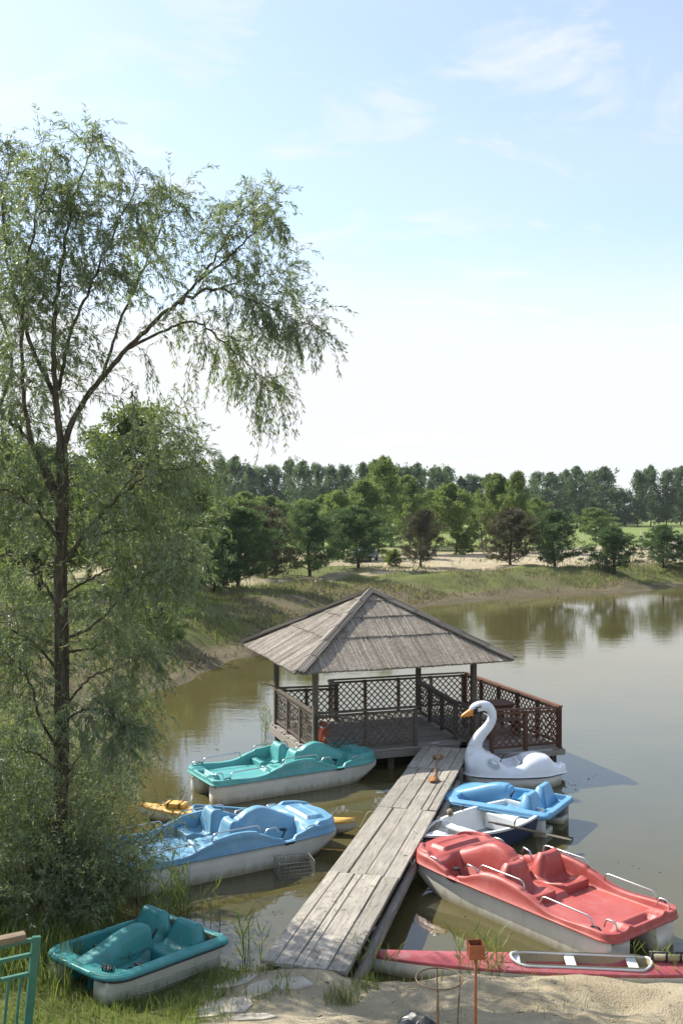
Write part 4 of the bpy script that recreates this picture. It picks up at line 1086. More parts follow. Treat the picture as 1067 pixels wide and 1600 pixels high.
# double paddle lying on the jetty
pa, pb = at(684.5, 1182, .56), at(677, 1218, .56); dp = pb - pa; Lp = dp.length
pd = thing('paddle', 'short varnished double-bladed wooden paddle lying on the jetty planks', 'paddle', pa); pd.rotation_euler = (0, 0, math.atan2(dp.y, dp.x) - math.pi / 2)
MB().tube([(0, .12, 0), (0, Lp - .12, 0)], .018, 8).build('shaft', M['paddle'], pd, smooth=True)
for y0_, sg in ((0, 1), (Lp, -1)):
    rings = [[(w_ * f_, y0_ + sg * s_, .010 * q + .004) for f_, q in ((-1, 0), (0, 1), (1, 0), (0, -1))] for s_, w_ in ((-.16, .05), (-.12, .09), (0, .125), (.12, .10), (.22, .04), (.30, .018))]
    MB().loft(rings).build('blade', M['paddle'], pd, smooth=True)
ps = MB().box((0, 0, .003), (.22, .06, .004), .4).build('paper_scrap', M['white_paint']); ps.location = at(680, 1161, .56); tag(ps, 'white scrap of paper at the pavilion end of the jetty', 'paper scrap')
# wire basket standing in the water
wb = thing('wire_basket', 'rectangular galvanised wire basket half sunk beside the jetty', 'basket', (-.80, 16.9, -.12), R(17))
bw_, bd_, bh_ = .60, .44, .38
fr = MB()
for z in (0, bh_): fr.tube([(-bw_ / 2, -bd_ / 2, z), (bw_ / 2, -bd_ / 2, z), (bw_ / 2, bd_ / 2, z), (-bw_ / 2, bd_ / 2, z)], .007, 5, True)
for x in (-1, 1):
    for y in (-1, 1): fr.tube([(x * bw_ / 2, y * bd_ / 2, 0), (x * bw_ / 2, y * bd_ / 2, bh_)], .007, 5)
fr.build('frame', M['wire'], wb)
ms = MB()
for s_ in (-1, 1):
    for i in range(1, 10): x = -bw_ / 2 + bw_ * i / 10; ms.beam((x, s_ * bd_ / 2, 0), (x, s_ * bd_ / 2, bh_), .006, .006)
    for i in range(1, 7): y = -bd_ / 2 + bd_ * i / 7; ms.beam((s_ * bw_ / 2, y, 0), (s_ * bw_ / 2, y, bh_), .006, .006)
    for i in range(1, 6):
        z = bh_ * i / 6; ms.beam((-bw_ / 2, s_ * bd_ / 2, z), (bw_ / 2, s_ * bd_ / 2, z), .006, .006); ms.beam((s_ * bw_ / 2, -bd_ / 2, z), (s_ * bw_ / 2, bd_ / 2, z), .006, .006)
tag(ms.build('mesh_panel', M['wire'], wb, fix=False), kind='stuff')

# ------------------------------------------------------------------ foreground pieces
def gh(x, y): return float(ground_h(np.array([x]), np.array([y]))[0])
apx = ray(743, 1476, 9.2)
ab = thing('ashtray_post', 'rust orange square metal box on a thin post in the foreground sand', 'ashtray', (apx.x, 9.2, gh(apx.x, 9.2) - .02)); hA = apx.z - ab.location.z
MB().tube([(0, 0, 0), (0, 0, hA - .10)], .0135, 8).build('post', M['rust'], ab, smooth=True)
s_ = .068; bx_ = MB()
for (cx_, cy_, sx_, sy_) in ((0, -s_, 2 * s_, .008), (0, s_, 2 * s_, .008), (-s_, 0, .008, 2 * s_ - .01), (s_, 0, .008, 2 * s_ - .01)): bx_.box((cx_, cy_, hA - .05), (sx_, sy_, .13))
bx_.box((0, 0, hA - .112), (2 * s_ - .01, 2 * s_ - .01, .006)); bx_.build('box', M['rust'], ab, rot=(0, 0, R(6)))
MB().box((0, 0, hA - .045), (2 * s_ - .012, 2 * s_ - .012, .004)).build('ash', M['black'], ab, rot=(0, 0, R(6)))
cpx = ray(686, 1530, 9.0)
ws = thing('wire_stand', 'rusty round wire plant stand on thin legs next to the orange post', 'plant stand', (cpx.x, 9.0, gh(cpx.x, 9.0) - .03)); hW = cpx.z - ws.location.z
MB().tube([(.21 * math.cos(a), .21 * math.sin(a), hW) for a in np.linspace(0, 2 * math.pi, 32, endpoint=False)], .0075, 6, True).build('ring', M['rustwire'], ws, smooth=True)
for a in (262, 300 - 210, 20): MB().tube([(.21 * math.cos(R(a)), .21 * math.sin(R(a)), hW), (.17 * math.cos(R(a)), .17 * math.sin(R(a)), 0)], .0075, 6).build('leg', M['rustwire'], ws, smooth=True)
bpx = ray(648, 1610, 9.6)
mb = MB(); mb.ellipsoid((0, 0, .12), (.24, .18, .17), 18, 10); mb.v = [(x + .03 * math.sin(17 * y + 9 * z), y + .03 * math.sin(15 * x + 8 * z), z + .03 * math.sin(14 * x + 11 * y)) for x, y, z in mb.v]
bg_ = mb.build('plastic_bag', M['bag'], smooth=False); bg_.location = (bpx.x, 9.6, gh(bpx.x, 9.6) - .02); tag(bg_, 'crumpled black plastic bag lying on the foreground sand', 'bag')
# green metal gate, leaning a little
g0, g1 = ray(57, 1464, 9.0), ray(0, 1474, 8.84); gd = (g1 - g0); gd.z = 0; gd.normalize()
zb_ = min(gh(g0.x, 9.0), gh(g1.x, 8.2)); hG = g0.z - zb_
gt = thing('metal_gate', 'green painted metal gate panel with a wooden board on top at the lower left', 'gate', (g0.x, g0.y, zb_)); gt.rotation_euler = (0, 0, math.atan2(gd.y, gd.x))
sh = .10                                     # lean towards -x in the picture = along the panel
lean = lambda z: (hG - z) * sh
def gbar(x, za, zb, w, d__, name):
    MB().beam((x + lean(za), 0, za), (x + lean(zb), 0, zb), d__, w, (1, 0, 0)).build(name, M['green_paint'], gt)
gbar(0, 0, hG, .072, .045, 'post')
Lg = 1.1; sl = 0.0
for z in (hG - .02, hG - .15, hG - .32): MB().beam((.043 + lean(z), 0, z), (Lg + lean(z), 0, z + sl * Lg), .035, .03).build('cross_bar', M['green_paint'], gt)
for i in range(1, 10): gbar(.105 * i, .08, hG - .34 + sl * .105 * i, .022, .022, 'bar')
gbar(.30, hG - .33, hG - .16, .022, .022, 'bar')
bo = MB().box((.55 + lean(hG), 0, hG + .030), (.90, .10, .06)).build('top_board', M['gate_wood'], gt, bevel=.006)
# flagstones of the path
fs_rng = random.Random(4)
for (px, py, rx_, ry_, lab) in ((372, 1533, .30, .26, 'pale flagstone nearest to the stern corner of the beached teal boat'), (352, 1574, .38, .24, 'largest flagstone in the middle of the sandy path'), (405, 1545, .26, .22, 'flagstone just before the left end of the jetty'),
                                (320, 1588, .22, .14, 'small light grey flagstone at the left border of the path'), (392, 1592, .30, .18, 'flagstone at the bottom of the path near the picture edge'), (455, 1536, .26, .17, 'flagstone below the middle of the jetty end')):
    q = ray(px, py, 11.0)
    for _ in range(4):
        zc = gh(q.x, q.y); q = at(px, py, zc)
    n = 6; pts = []
    for i in range(n):
        a = 2 * math.pi * i / n + fs_rng.uniform(-.2, .2); k_ = fs_rng.uniform(.82, 1.12); x, y = q.x + rx_ * k_ * math.cos(a), q.y + ry_ * k_ * math.sin(a); pts.append((x - q.x, y - q.y, gh(x, y) - zc))
    mb = MB(); mb.loft([[(x, y, z - .08) for x, y, z in pts], [(x, y, z + .012) for x, y, z in pts], [(x * .96, y * .96, z + .017) for x, y, z in pts]])
    o = mb.build('flagstone', M['stone']); o.location = (q.x, q.y, zc)
    tag(o, lab, 'flagstone', 'flagstones of the path')

# ------------------------------------------------------------------ air
hz = bpy.data.materials.new('haze_air'); hz.use_nodes = True; ht = hz.node_tree
ht.nodes.remove(ht.nodes['Principled BSDF']); pv = ht.nodes.new('ShaderNodeVolumePrincipled')
pv.inputs['Color'].default_value = (.86, .92, 1, 1); pv.inputs['Density'].default_value = 0.00014; pv.inputs['Anisotropy'].default_value = .3
ht.links.new(pv.outputs[0], ht.nodes['Material Output'].inputs['Volume'])
hb = MB().box((0, 1270, 9.5), (2900, 2760, 28)).build('haze', hz); tag(hb, kind='stuff')

# ------------------------------------------------------------------ willow
class Foliage:
    def __init__(s, seed): s.P, s.D, s.L, s.W, s.st = [], [], [], [], []; s.g = np.random.default_rng(seed)
    def twig(s, p, d, L, droop, n_leaf, ll, lw, rad=.004):
        g = s.g; k = 7; pts = [np.array(p, float)]; d = np.array(d, float); d /= np.linalg.norm(d) + 1e-9
        for i in range(k):
            d = d + np.array([0, 0, -droop]) + g.normal(0, .07, 3); d /= np.linalg.norm(d); pts.append(pts[-1] + d * L / k)
        pts = np.array(pts)
        u = np.sort(g.random(n_leaf)) * .96 + .04; f = u * k; i = np.minimum(f.astype(int), k - 1); fr = (f - i)[:, None]
        q = pts[i] * (1 - fr) + pts[i + 1] * fr; dd = pts[i + 1] - pts[i]; dd /= np.linalg.norm(dd, axis=1, keepdims=True)
        r_ = g.normal(size=(n_leaf, 3)); r_ -= dd * np.sum(r_ * dd, 1, keepdims=True); r_ /= np.linalg.norm(r_, axis=1, keepdims=True)
        s.P.append(q); s.D.append(dd * .75 + r_ * .65 + np.array([0, 0, -.28])); s.L.append(ll * g.uniform(.6, 1.2, n_leaf)); s.W.append(lw * g.uniform(.7, 1.25, n_leaf))
        s.st.append((pts, rad)); return pts
    def mesh(s, name):
        P, D, L, W = np.concatenate(s.P), np.concatenate(s.D), np.concatenate(s.L), np.concatenate(s.W)
        V, Fq = leaves(P, D, L, W, s.g); return mesh_np(name, V, Fq)
    def stems(s, name):
        Vs, Fs, b = [], [], 0
        for pts, rad in s.st:
            k = len(pts); d = np.gradient(pts, axis=0); d /= np.linalg.norm(d, axis=1, keepdims=True); a = np.cross(d, [.3, .5, .8]); a /= np.linalg.norm(a, axis=1, keepdims=True) + 1e-9; c_ = np.cross(d, a)
            r_ = (rad * np.linspace(1, .35, k))[:, None]
            V = np.stack([pts + a * r_, pts - a * r_ * .5 + c_ * r_ * .87, pts - a * r_ * .5 - c_ * r_ * .87], 1); Vs.append(V.reshape(-1, 3))
            i = np.arange(k - 1)[:, None] * 3
            for q in range(3): Fs.append(b + np.concatenate([i + q, i + (q + 1) % 3, i + 3 + (q + 1) % 3, i + 3 + q], 1))
            b += 3 * k
        return mesh_np(name, np.concatenate(Vs), np.concatenate(Fs))
WD = 14.7
def limb_pts(px_list, y0=0.0, y1=0.0, n=16):
    p = np.array([[*ray(a, b, WD + y0 + (y1 - y0) * i / max(1, len(px_list) - 1))] for i, (a, b) in enumerate(px_list)])
    m = len(p); f = np.linspace(0, m - 1, n); return np.stack([sinterp(f, np.stack([np.arange(m), p[:, k]], 1)) for k in range(3)], 1)
willow = thing('willow_tree', 'tall willow with an arching right limb and drooping leaves at the left of the pond', 'tree', (-4.2, 14.7, gh(-4.2, 14.7) - .05))
wo = np.array(willow.location)
def wlimb(name, pts, r0, r1, n=9):
    k = len(pts); rad = list(np.linspace(r0, r1, k) * (.92 if name == 'trunk' else .8) * (1 + .06 * np.sin(np.arange(k) * 2.1)))
    if name == 'limb': pts = pts + np.random.default_rng(k).normal(0, .03, pts.shape) * np.linspace(0, 1, k)[:, None]
    return MB().tube([tuple(a - wo) for a in pts], [float(q) for q in rad], n).build(name, M['bark'], willow, smooth=True)
LIMBS = [  # (pixels, dy0, dy1, r0, r1, twig density, twig length, leafy from)
    ([(85, 1432), (92, 1300), (97, 1150), (97, 1000), (95, 880), (99, 780), (97, 690)], 0, 0, 0.136, 0.091, .5, 1.0, .35, 'trunk'),
    ([(97, 700), (88, 620), (85, 520), (98, 410), (118, 310), (150, 215)], 0, -.6, 0.068, 0.008, 1.25, 1.0, .15, 'limb'),
    ([(98, 705), (118, 650), (160, 590), (215, 530), (270, 482), (330, 452), (385, 466), (440, 490), (496, 512)], 0, -.4, 0.062, 0.006, .95, .75, .35, 'limb'),
    ([(200, 545), (250, 520), (303, 503), (350, 535), (395, 575), (425, 615)], 0, .7, 0.031, 0.006, 1.1, .8, .3, 'limb'),
    ([(270, 480), (310, 440), (345, 390), (375, 335), (400, 300)], 0, .4, 0.031, 0.006, 1.0, .7, .2, 'limb'),
    ([(310, 440), (360, 400), (405, 355), (435, 325)], .1, -.6, 0.025, 0.005, 1.0, .7, .2, 'limb'),
    ([(330, 455), (375, 440), (415, 428), (440, 435)], .0, .6, 0.019, 0.004, 1.0, .65, .2, 'limb'),
    ([(90, 625), (50, 540), (20, 440), (5, 320), (15, 230)], 0, .6, 0.050, 0.007, 1.3, 1.0, .2, 'limb'),
    ([(92, 610), (112, 520), (150, 430), (185, 350), (215, 270)], 0, -.9, 0.037, 0.007, 1.25, .9, .2, 'limb'),
    ([(160, 590), (190, 500), (225, 420), (255, 350), (270, 310)], 0, .9, 0.031, 0.006, 1.1, .8, .25, 'limb'),
    ([(96, 780), (55, 700), (15, 655), (-40, 620)], 0, .5, 0.056, 0.014, 1.2, 1.0, .2, 'limb'),
    ([(96, 800), (48, 680), (35, 560), (40, 440), (62, 330), (85, 240)], 0, -1.0, 0.050, 0.007, 1.25, .95, .25, 'limb'),
    ([(100, 880), (145, 820), (195, 768), (255, 735), (318, 722)], 0, -.6, 0.043, 0.007, 1.5, .95, .2, 'limb'),
    ([(180, 780), (215, 735), (240, 700), (262, 668)], -.3, .5, 0.019, 0.006, 1.4, .9, .1, 'limb'),
    ([(130, 840), (190, 830), (260, 830), (322, 850)], -.2, .7, 0.025, 0.006, 1.5, .95, .1, 'limb'),
    ([(98, 1000), (150, 975), (210, 915), (250, 890), (300, 880)], 0, -.9, 0.031, 0.006, 1.5, .9, .2, 'limb'),
    ([(98, 1020), (150, 1010), (200, 975), (258, 965)], 0, .8, 0.028, 0.006, 1.4, .9, .2, 'limb'),
    ([(98, 960), (60, 900), (20, 870), (-30, 850)], 0, .6, 0.031, 0.007, 1.3, .95, .2, 'limb'),
    ([(98, 1110), (140, 1060), (190, 1040), (240, 1020)], 0, -.6, 0.025, 0.006, 1.3, .85, .2, 'limb'),
    ([(95, 1180), (62, 1120), (45, 1060), (10, 1020), (-30, 990)], 0, -.5, 0.031, 0.007, 1.3, .9, .2, 'limb'),
    ([(0, 640), (20, 560), (-10, 460), (-30, 360), (-20, 250)], .5, 1.5, 0.031, 0.007, 1.3, 1.0, .0, 'limb'),
    ([(98, 1060), (60, 1010), (30, 990), (0, 960), (-30, 950)], 0, .8, .030, .006, 1.7, 1.0, .1, 'limb'),
    ([(98, 930), (150, 900), (205, 880), (262, 905)], 0, 1.0, .030, .006, 1.8, 1.0, .15, 'limb'),
    ([(98, 850), (60, 800), (20, 770), (-20, 760)], 0, -.9, .035, .006, 1.8, 1.0, .1, 'limb'),
    ([(98, 1130), (130, 1110), (170, 1115), (205, 1150)], 0, -.9, .025, .006, 1.8, .9, .1, 'limb'),
    ([(96, 1210), (60, 1180), (20, 1170), (-20, 1180)], 0, -.8, .025, .006, 1.7, .9, .1, 'limb'),
    ([(92, 1230), (140, 1160), (180, 1120), (215, 1110)], 0, .4, 0.022, 0.006, 1.2, .8, .2, 'limb'),
]
fol = Foliage(5)
for (pxs, y0, y1, r0, r1, den_, tl, frm, nm) in LIMBS:
    pts = limb_pts(pxs, y0, y1, 7 * len(pxs)); wlimb(nm, pts, r0, r1)
    seg = np.linalg.norm(np.diff(pts, axis=0), axis=1); Ltot = seg.sum()
    nb = int(Ltot * (1 - frm) * 17.0 * den_)
    for _ in range(nb):
        u = frm + (1 - frm) * fol.g.random()**.8; f = u * (len(pts) - 1); i = min(int(f), len(pts) - 2); p = pts[i] + (pts[i + 1] - pts[i]) * (f - i)
        ax = pts[i + 1] - pts[i]; ax /= np.linalg.norm(ax)
        d = fol.g.normal(size=3); d -= ax * (d @ ax) * .6; d /= np.linalg.norm(d); d = d + ax * .5 + np.array([0, 0, .25])
        L2 = tl * fol.g.uniform(.45, 1.1) * (1.15 - .65 * u)
        sub = fol.twig(p, d, L2, .05 + .10 * fol.g.random(), int(18 * L2), .100, .0165, .0055)
        for q in range(fol.g.integers(3, 7)):
            j = fol.g.integers(2, 8); dd = sub[min(j, 7)] - sub[min(j, 7) - 1]; dd = dd / np.linalg.norm(dd) + fol.g.normal(0, .55, 3)
            fol.twig(sub[min(j, 7)], dd, fol.g.uniform(.25, .62), .10 + .22 * fol.g.random(), int(fol.g.integers(14, 28)), .100, .0165, .0028)
# long hanging sprays under the arching limb
for (px, py, n_, Lh, dy) in ((425, 610, 5, 1.0, .6), (440, 640, 4, .7, .3), (405, 560, 4, .9, .4), (380, 560, 3, .6, .2), (445, 496, 4, .7, -.3), (478, 510, 3, .45, -.4), (300, 560, 4, .7, .3), (270, 600, 5, .9, 0), (245, 610, 4, 1.0, .5), (290, 640, 4, .8, .4), (340, 540, 4, .6, .3), (455, 520, 4, .6, -.2), (215, 600, 4, .8, -.5), (360, 570, 4, .6, .6)):
    for _ in range(n_):
        p = np.array(ray(px + fol.g.normal(0, 12), py + fol.g.normal(0, 14), WD + dy + fol.g.normal(0, .25)))
        fol.twig(p, [fol.g.normal(0, .3), fol.g.normal(0, .3), -.6], Lh * fol.g.uniform(.6, 1.2), .18, int(40 * Lh), .095, .017, .004)
cr = link('crown', fol.mesh('crown'), M['willow'], willow); cr.location = -Vector(wo)
tw = link('twig', fol.stems('twig'), M['twig'], willow); tw.location = -Vector(wo); tag(tw, kind='stuff')
print('willow leaves', sum(len(a) for a in fol.P))

# willow shoots around the foot of the tree
def shrub(label, cx_, cy_, r_, h_, nsh, seed, mat='willow_bush', ll=.085, lw=.013):
    z = gh(cx_, cy_); o = thing('willow_shrub', label, 'shrub', (cx_, cy_, z), 0, 'willow shrubs around the foot of the tree'); f = Foliage(seed); g = f.g
    for _ in range(nsh):
        a = g.random() * 2 * np.pi; rr = math.sqrt(g.random()) * r_ * .5; p = np.array([rr * math.cos(a), rr * math.sin(a), -.05]); L = h_ * g.uniform(.55, 1.1)
        d = np.array([math.cos(a) * .55 * g.random(), math.sin(a) * .55 * g.random(), 1.0]); main = f.twig(p, d, L, .03 + .06 * g.random(), int(6 * L), ll, lw, .010)
        for q in range(int(7 * L)):
            u = .22 + .78 * g.random(); i = min(int(u * 7), 6); pp = main[i] + (main[i + 1] - main[i]) * (u * 7 - i); dd = main[i + 1] - main[i]; dd = dd / np.linalg.norm(dd) * .5 + g.normal(0, .5, 3) + np.array([math.cos(a) * .2, math.sin(a) * .2, .15])
            f.twig(pp, dd, g.uniform(.22, .6), .08 + .16 * g.random(), int(g.integers(14, 24)), ll, lw, .003)
    link('foliage', f.mesh('foliage'), M[mat], o); tag(link('stem', f.stems('stem'), M['twig'], o), kind='stuff'); return sum(len(a) for a in f.P)
nl = 0
nl += shrub('dense willow shrub at the water side of the trunk, reaching over the blue boat', -3.9, 14.85, .95, 2.0, 84, 31)
nl += shrub('willow shrub at the left edge beside the trunk', -5.1, 14.6, 1.1, 2.6, 80, 32)
nl += shrub('low willow shrub right in front of the trunk foot', -4.15, 14.0, .9, 1.6, 66, 33)
nl += shrub('tall willow shrub behind the trunk by the bank', -4.9, 16.6, 1.1, 3.0, 78, 34)
nl += shrub('bright willow shrub leaning over the water behind the trunk', -5.1, 18.6, .9, 2.6, 60, 35)
nl += shrub('willow shrub at the far left behind the gate', -5.4, 12.9, .9, 1.7, 50, 36)
print('shrub leaves', nl, 'slats', n_slats)

# ------------------------------------------------------------------ other trees
def make_tree(kind, seed, h, w, n_clump, per, size, trunk_r, base_f):
    """returns (trunk mesh, crown mesh) with origin at the foot"""
    g = np.random.default_rng(seed); mb = MB()
    top = np.array([g.normal(0, .03) * h, g.normal(0, .03) * h, h * .93])
    ax = [np.array([0, 0, -.2])] + [top * f + np.array([g.normal(0, .012) * h, g.normal(0, .012) * h, 0]) for f in (.2, .4, .6, .8, 1)]
    mb.tube([tuple(a) for a in ax], [trunk_r * f for f in (1.2, .95, .75, .55, .3, .08)], 7)
    tips = []
    nl_ = {'broad': 34, 'birch': 42, 'pine': 54, 'poplar': 42}[kind]
    for i in range(nl_):
        f = base_f + (1 - base_f) * (i + g.random()) / nl_; a = i * 2.4 + g.normal(0, .4); k = np.clip(f * 5, 0, 4.99); j = int(k); p = ax[j] + (ax[j + 1] - ax[j]) * (k - j)
        s_ = (f - base_f) / (1 - base_f)
        prof = {'broad': (.75 + .5 * math.sin(math.pi * min(1, s_ * 1.05)))*(1 - s_**3) + .06, 'birch': (1 - s_)**.75 * (.55 + 1.0 * min(1, s_ * 4)) * .95 + .05, 'pine': (1.02 - s_)**.80 * (.80 + .55 * min(1, s_ * 3.2)) + .05, 'poplar': math.sin(math.pi * min(1, .15 + s_ * .85))**.6 + .05}[kind]
        L = w / 2 * prof * g.uniform(.70, 1.12); up = {'broad': .55, 'birch': .75, 'pine': .26, 'poplar': .9}[kind] + (1.1 if kind == 'pine' else .5) * s_
        d = np.array([math.cos(a), math.sin(a), up * g.uniform(.5, 1.3)]); d /= np.linalg.norm(d); q = [p]
        for t_ in range(4): d = d + np.array([0, 0, .10 if kind == 'pine' else .03]) + g.normal(0, .12, 3); d /= np.linalg.norm(d); q.append(q[-1] + d * L / 3.4)
        mb.tube([tuple(b) for b in q], [trunk_r * .32 * (1 - s_ * .6) * f_ for f_ in (1, .8, .6, .4, .15)], 5, caps=False)
        for u in np.linspace(.22 if kind == 'pine' else .36, 1.0, max(3, int(n_clump / nl_))):
            k2 = u * 4; j2 = min(int(k2), 3); tips.append((q[j2] + (q[j2 + 1] - q[j2]) * (k2 - j2) + g.normal(0, .10 * L * u + .01 * h, 3) * [1, 1, .6], d, L))
    tips.append((ax[-1], np.array([0, 0, 1.0]), w * .3))
    P, D = [], []
    for c_, d, L in tips:
        r_ = (.13 * w + .10 * L) * g.uniform(.45, 1.25) * {'pine': .36, 'poplar': .6, 'birch': .52, 'broad': .62}[kind]; n = int(per * g.uniform(.6, 1.4))
        o_ = g.normal(size=(n, 3)); o_ /= np.linalg.norm(o_, axis=1, keepdims=True); o_ *= (g.random((n, 1))**.45) * r_
        o_[:, 2] *= .75 if kind != 'pine' else .6
        P.append(c_ + o_); D.append(o_ / r_ * .7 + g.normal(0, .6, (n, 3)) + (np.array([0, 0, .9]) if kind == 'pine' else np.array([0, 0, -.15])))
    P, D = np.concatenate(P), np.concatenate(D); n = len(P); k = P[:, 2] > h * base_f * .35; P, D = P[k], D[k]; n = len(P)
    if kind == 'pine': L_, W_ = size * g.uniform(.7, 1.5, n), size * .30 * g.uniform(.7, 1.2, n)
    else: L_, W_ = size * g.uniform(.7, 1.3, n), size * .62 * g.uniform(.7, 1.2, n)
    kx = w / 2 / np.percentile(np.hypot(P[:, 0], P[:, 1]), 96); kz = h / np.percentile(P[:, 2], 99.7)
    P = P * np.array([kx, kx, kz]); mb.v = [(a * kx if kk > .3 else a, b * kx if kk > .3 else b, kk * kz) for a, b, kk in mb.v]
    V, Fq = leaves(P, D, L_, W_, g, .2)
    return mb.mesh('trunk', True), mesh_np('crown', V, Fq)
def tree(name, label, x, y, meshes, sx, sz, mat, rz, group, zoff=0):
    o = thing(name, label, 'tree', (x, y, gh(x, y) - .05 + zoff), rz, group); o.scale = (sx, sx, sz)
    link('trunk', meshes[0], M['bark'], o); link('crown', meshes[1], M[mat], o); return o
tg = random.Random(77)
PINES = [make_tree('pine', 100 + i, 4.8, 4.6, 470, 34, .21, .10, (.07, .10, .05, .09)[i]) for i in range(4)]
rows = [(335, 925, 822, 95, 0, 'pine', 'bushy dark pine at the left end of the row on the bank'), (372, 920, 797, 105, 1, 'pine', 'tall green pine second from the left in the bank row'),
        (415, 905, 793, 105, 2, 'pine_brown', 'broad pine with a rusty brown top on the left bank'), (485, 900, 788, 95, 3, 'pine', 'upright green pine with a forked trunk above the pavilion roof'),
        (560, 892, 798, 105, 0, 'pine', 'wide bright green pine with a single bare trunk on the bank'), (657, 888, 798, 72, 1, 'pine_brown', 'narrow brownish pine standing alone on the far bank'),
        (797, 887, 800, 90, 2, 'pine_brown', 'dark brownish round pine right of the pale sand patch'), (868, 887, 798, 84, 3, 'pine', 'grey-green pine next to the dark round pine'),
        (960, 890, 818, 95, 0, 'pine', 'wide low blue-green pine on the far right bank'), (1036, 886, 820, 68, 1, 'pine', 'small pine near the right edge of the far bank'),
        (1098, 886, 815, 90, 2, 'pine', 'pine cut off by the right edge of the picture'), (300, 935, 815, 110, 3, 'pine', 'dark pine partly hidden behind the willow leaves')]
for (px, yb, yt, wpx, vi, mt, lab) in rows:
    d = 4.95 * F / (yb - 795); x = (px - 533.5) * d / F; h_ = (yb - yt) * d / F; w_ = wpx * d / F
    tree('pine_tree', lab, x, d, PINES[vi], w_ / 4.6 * (1.14 if px < 600 else 1.04), h_ / 4.8 * 1.0, mt, tg.uniform(0, 6), 'pines along the bank')
BIRCH = [make_tree('birch', 200 + i, 9, 5.5, 380, 34, .25, .11, .14) for i in range(3)]
mids = [(525, 768, 60, 96, 'light green birch behind the forked pine'), (592, 716, 62, 108, 'tall spire-topped birch behind the bright green pine'), (565, 752, 70, 100, 'broad light green birch left of the spire-topped birch'),
        (640, 745, 60, 118, 'birch behind the narrow brownish pine'), (712, 757, 72, 106, 'rounded bright green birch beside the pale sand patch'), (775, 742, 52, 112, 'slim birch left of the dark round pine'),
        (806, 738, 42, 108, 'narrow pointed birch with a bare leader behind the dark round pine'), (840, 780, 50, 120, 'low birch bush behind the grey-green pine'), (470, 782, 60, 105, 'light green birch between the forked pine and the brown-topped pine'), (930, 795, 60, 150, 'small birch in front of the green meadow'),
        (430, 776, 66, 124, 'dull green birch behind the brown-topped pine'), (505, 774, 60, 128, 'birch in the gap right of the forked pine'), (548, 778, 64, 132, 'low birch far behind the bright green pine'), (612, 772, 66, 126, 'bushy birch left of the narrow brownish pine'), (672, 768, 60, 130, 'birch right behind the narrow brownish pine'), (752, 772, 50, 128, 'short birch right of the pale sand patch'), (390, 770, 70, 120, 'birch behind the tall pine left of the brown-topped one'), (345, 775, 80, 115, 'birch behind the dark pine next to the willow')]
for i, (px, yt, wpx, d, lab) in enumerate(mids):
    x = (px - 533.5) * d / F; h_ = (795 - yt) * d / F + 4.9; w_ = wpx * d / F
    tree('birch_tree', lab, x, d, BIRCH[i % 3], w_ / 5.5 * 1.15, h_ / 9, 'birch', tg.uniform(0, 6), 'birches behind the bank')
FARS = [make_tree('broad' if i % 2 else 'poplar', 300 + i, 15, 9, 230, 28, .55, .2, .08) for i in range(5)]
skyl = [(-120, 735), (-40, 728), (40, 732), (120, 725), (250, 728), (330, 724), (400, 722), (435, 738), (455, 718), (500, 722), (545, 730), (600, 726), (650, 727), (692, 738), (745, 742), (800, 752), (836, 738), (880, 732), (935, 732), (957, 772), (978, 772), (990, 745), (1015, 734), (1055, 736), (1110, 732), (1200, 735)]
MARKS = [(-110, 'left of the willow at the picture edge'), (60, 'behind the willow trunk'), (195, 'behind the tree that rises behind the willow'), (300, 'above the dark pine next to the willow'), (372, 'above the tall pine left of the brown-topped one'), (415, 'above the brown-topped pine'),
         (485, 'above the forked pine'), (560, 'above the bright green pine'), (657, 'above the narrow brownish pine'), (712, 'above the pale sand patch'), (797, 'above the dark round pine'), (868, 'above the grey-green pine'), (960, 'above the wide blue-green pine'), (1036, 'above the small pine by the right edge'), (1100, 'at the right edge of the picture')]
px = -110; row = []
while px < 1190:
    yt = interp(px, skyl) + tg.uniform(-12, 6); d = tg.uniform(212, 238) if px < 820 else tg.uniform(250, 280)
    x = (px - 533.5) * d / F; h_ = (795 - yt) * d / F + 4.9; vi = tg.randrange(5); wd_ = tg.uniform(40, 62) * d / F
    o = tree('broadleaf_tree', '', x, d, FARS[vi], wd_ / 9 * (.8 if vi % 2 == 0 else 1.0), h_ / 15, 'far', tg.uniform(0, 6), 'trees of the far tree line')
    k = min(range(len(MARKS)), key=lambda q: abs(MARKS[q][0] - px)); row.append((px, o, k, vi))
    px += tg.uniform(17, 27)
for k in range(len(MARKS)):
    grp = [r_ for r_ in row if r_[2] == k]
    for n_, (px, o, _, vi) in enumerate(grp):
        pos = '' if len(grp) == 1 else (('left', 'right')[n_] if len(grp) == 2 else ('left', 'middle', 'right')[n_] if len(grp) == 3 else ('leftmost', 'second', 'third', 'fourth', 'fifth', 'sixth', 'seventh')[min(n_, 6)])
        o['label'] = (pos + ' ' if pos else '') + ('slender' if vi % 2 == 0 else 'round') + ' far tree ' + MARKS[k][1]
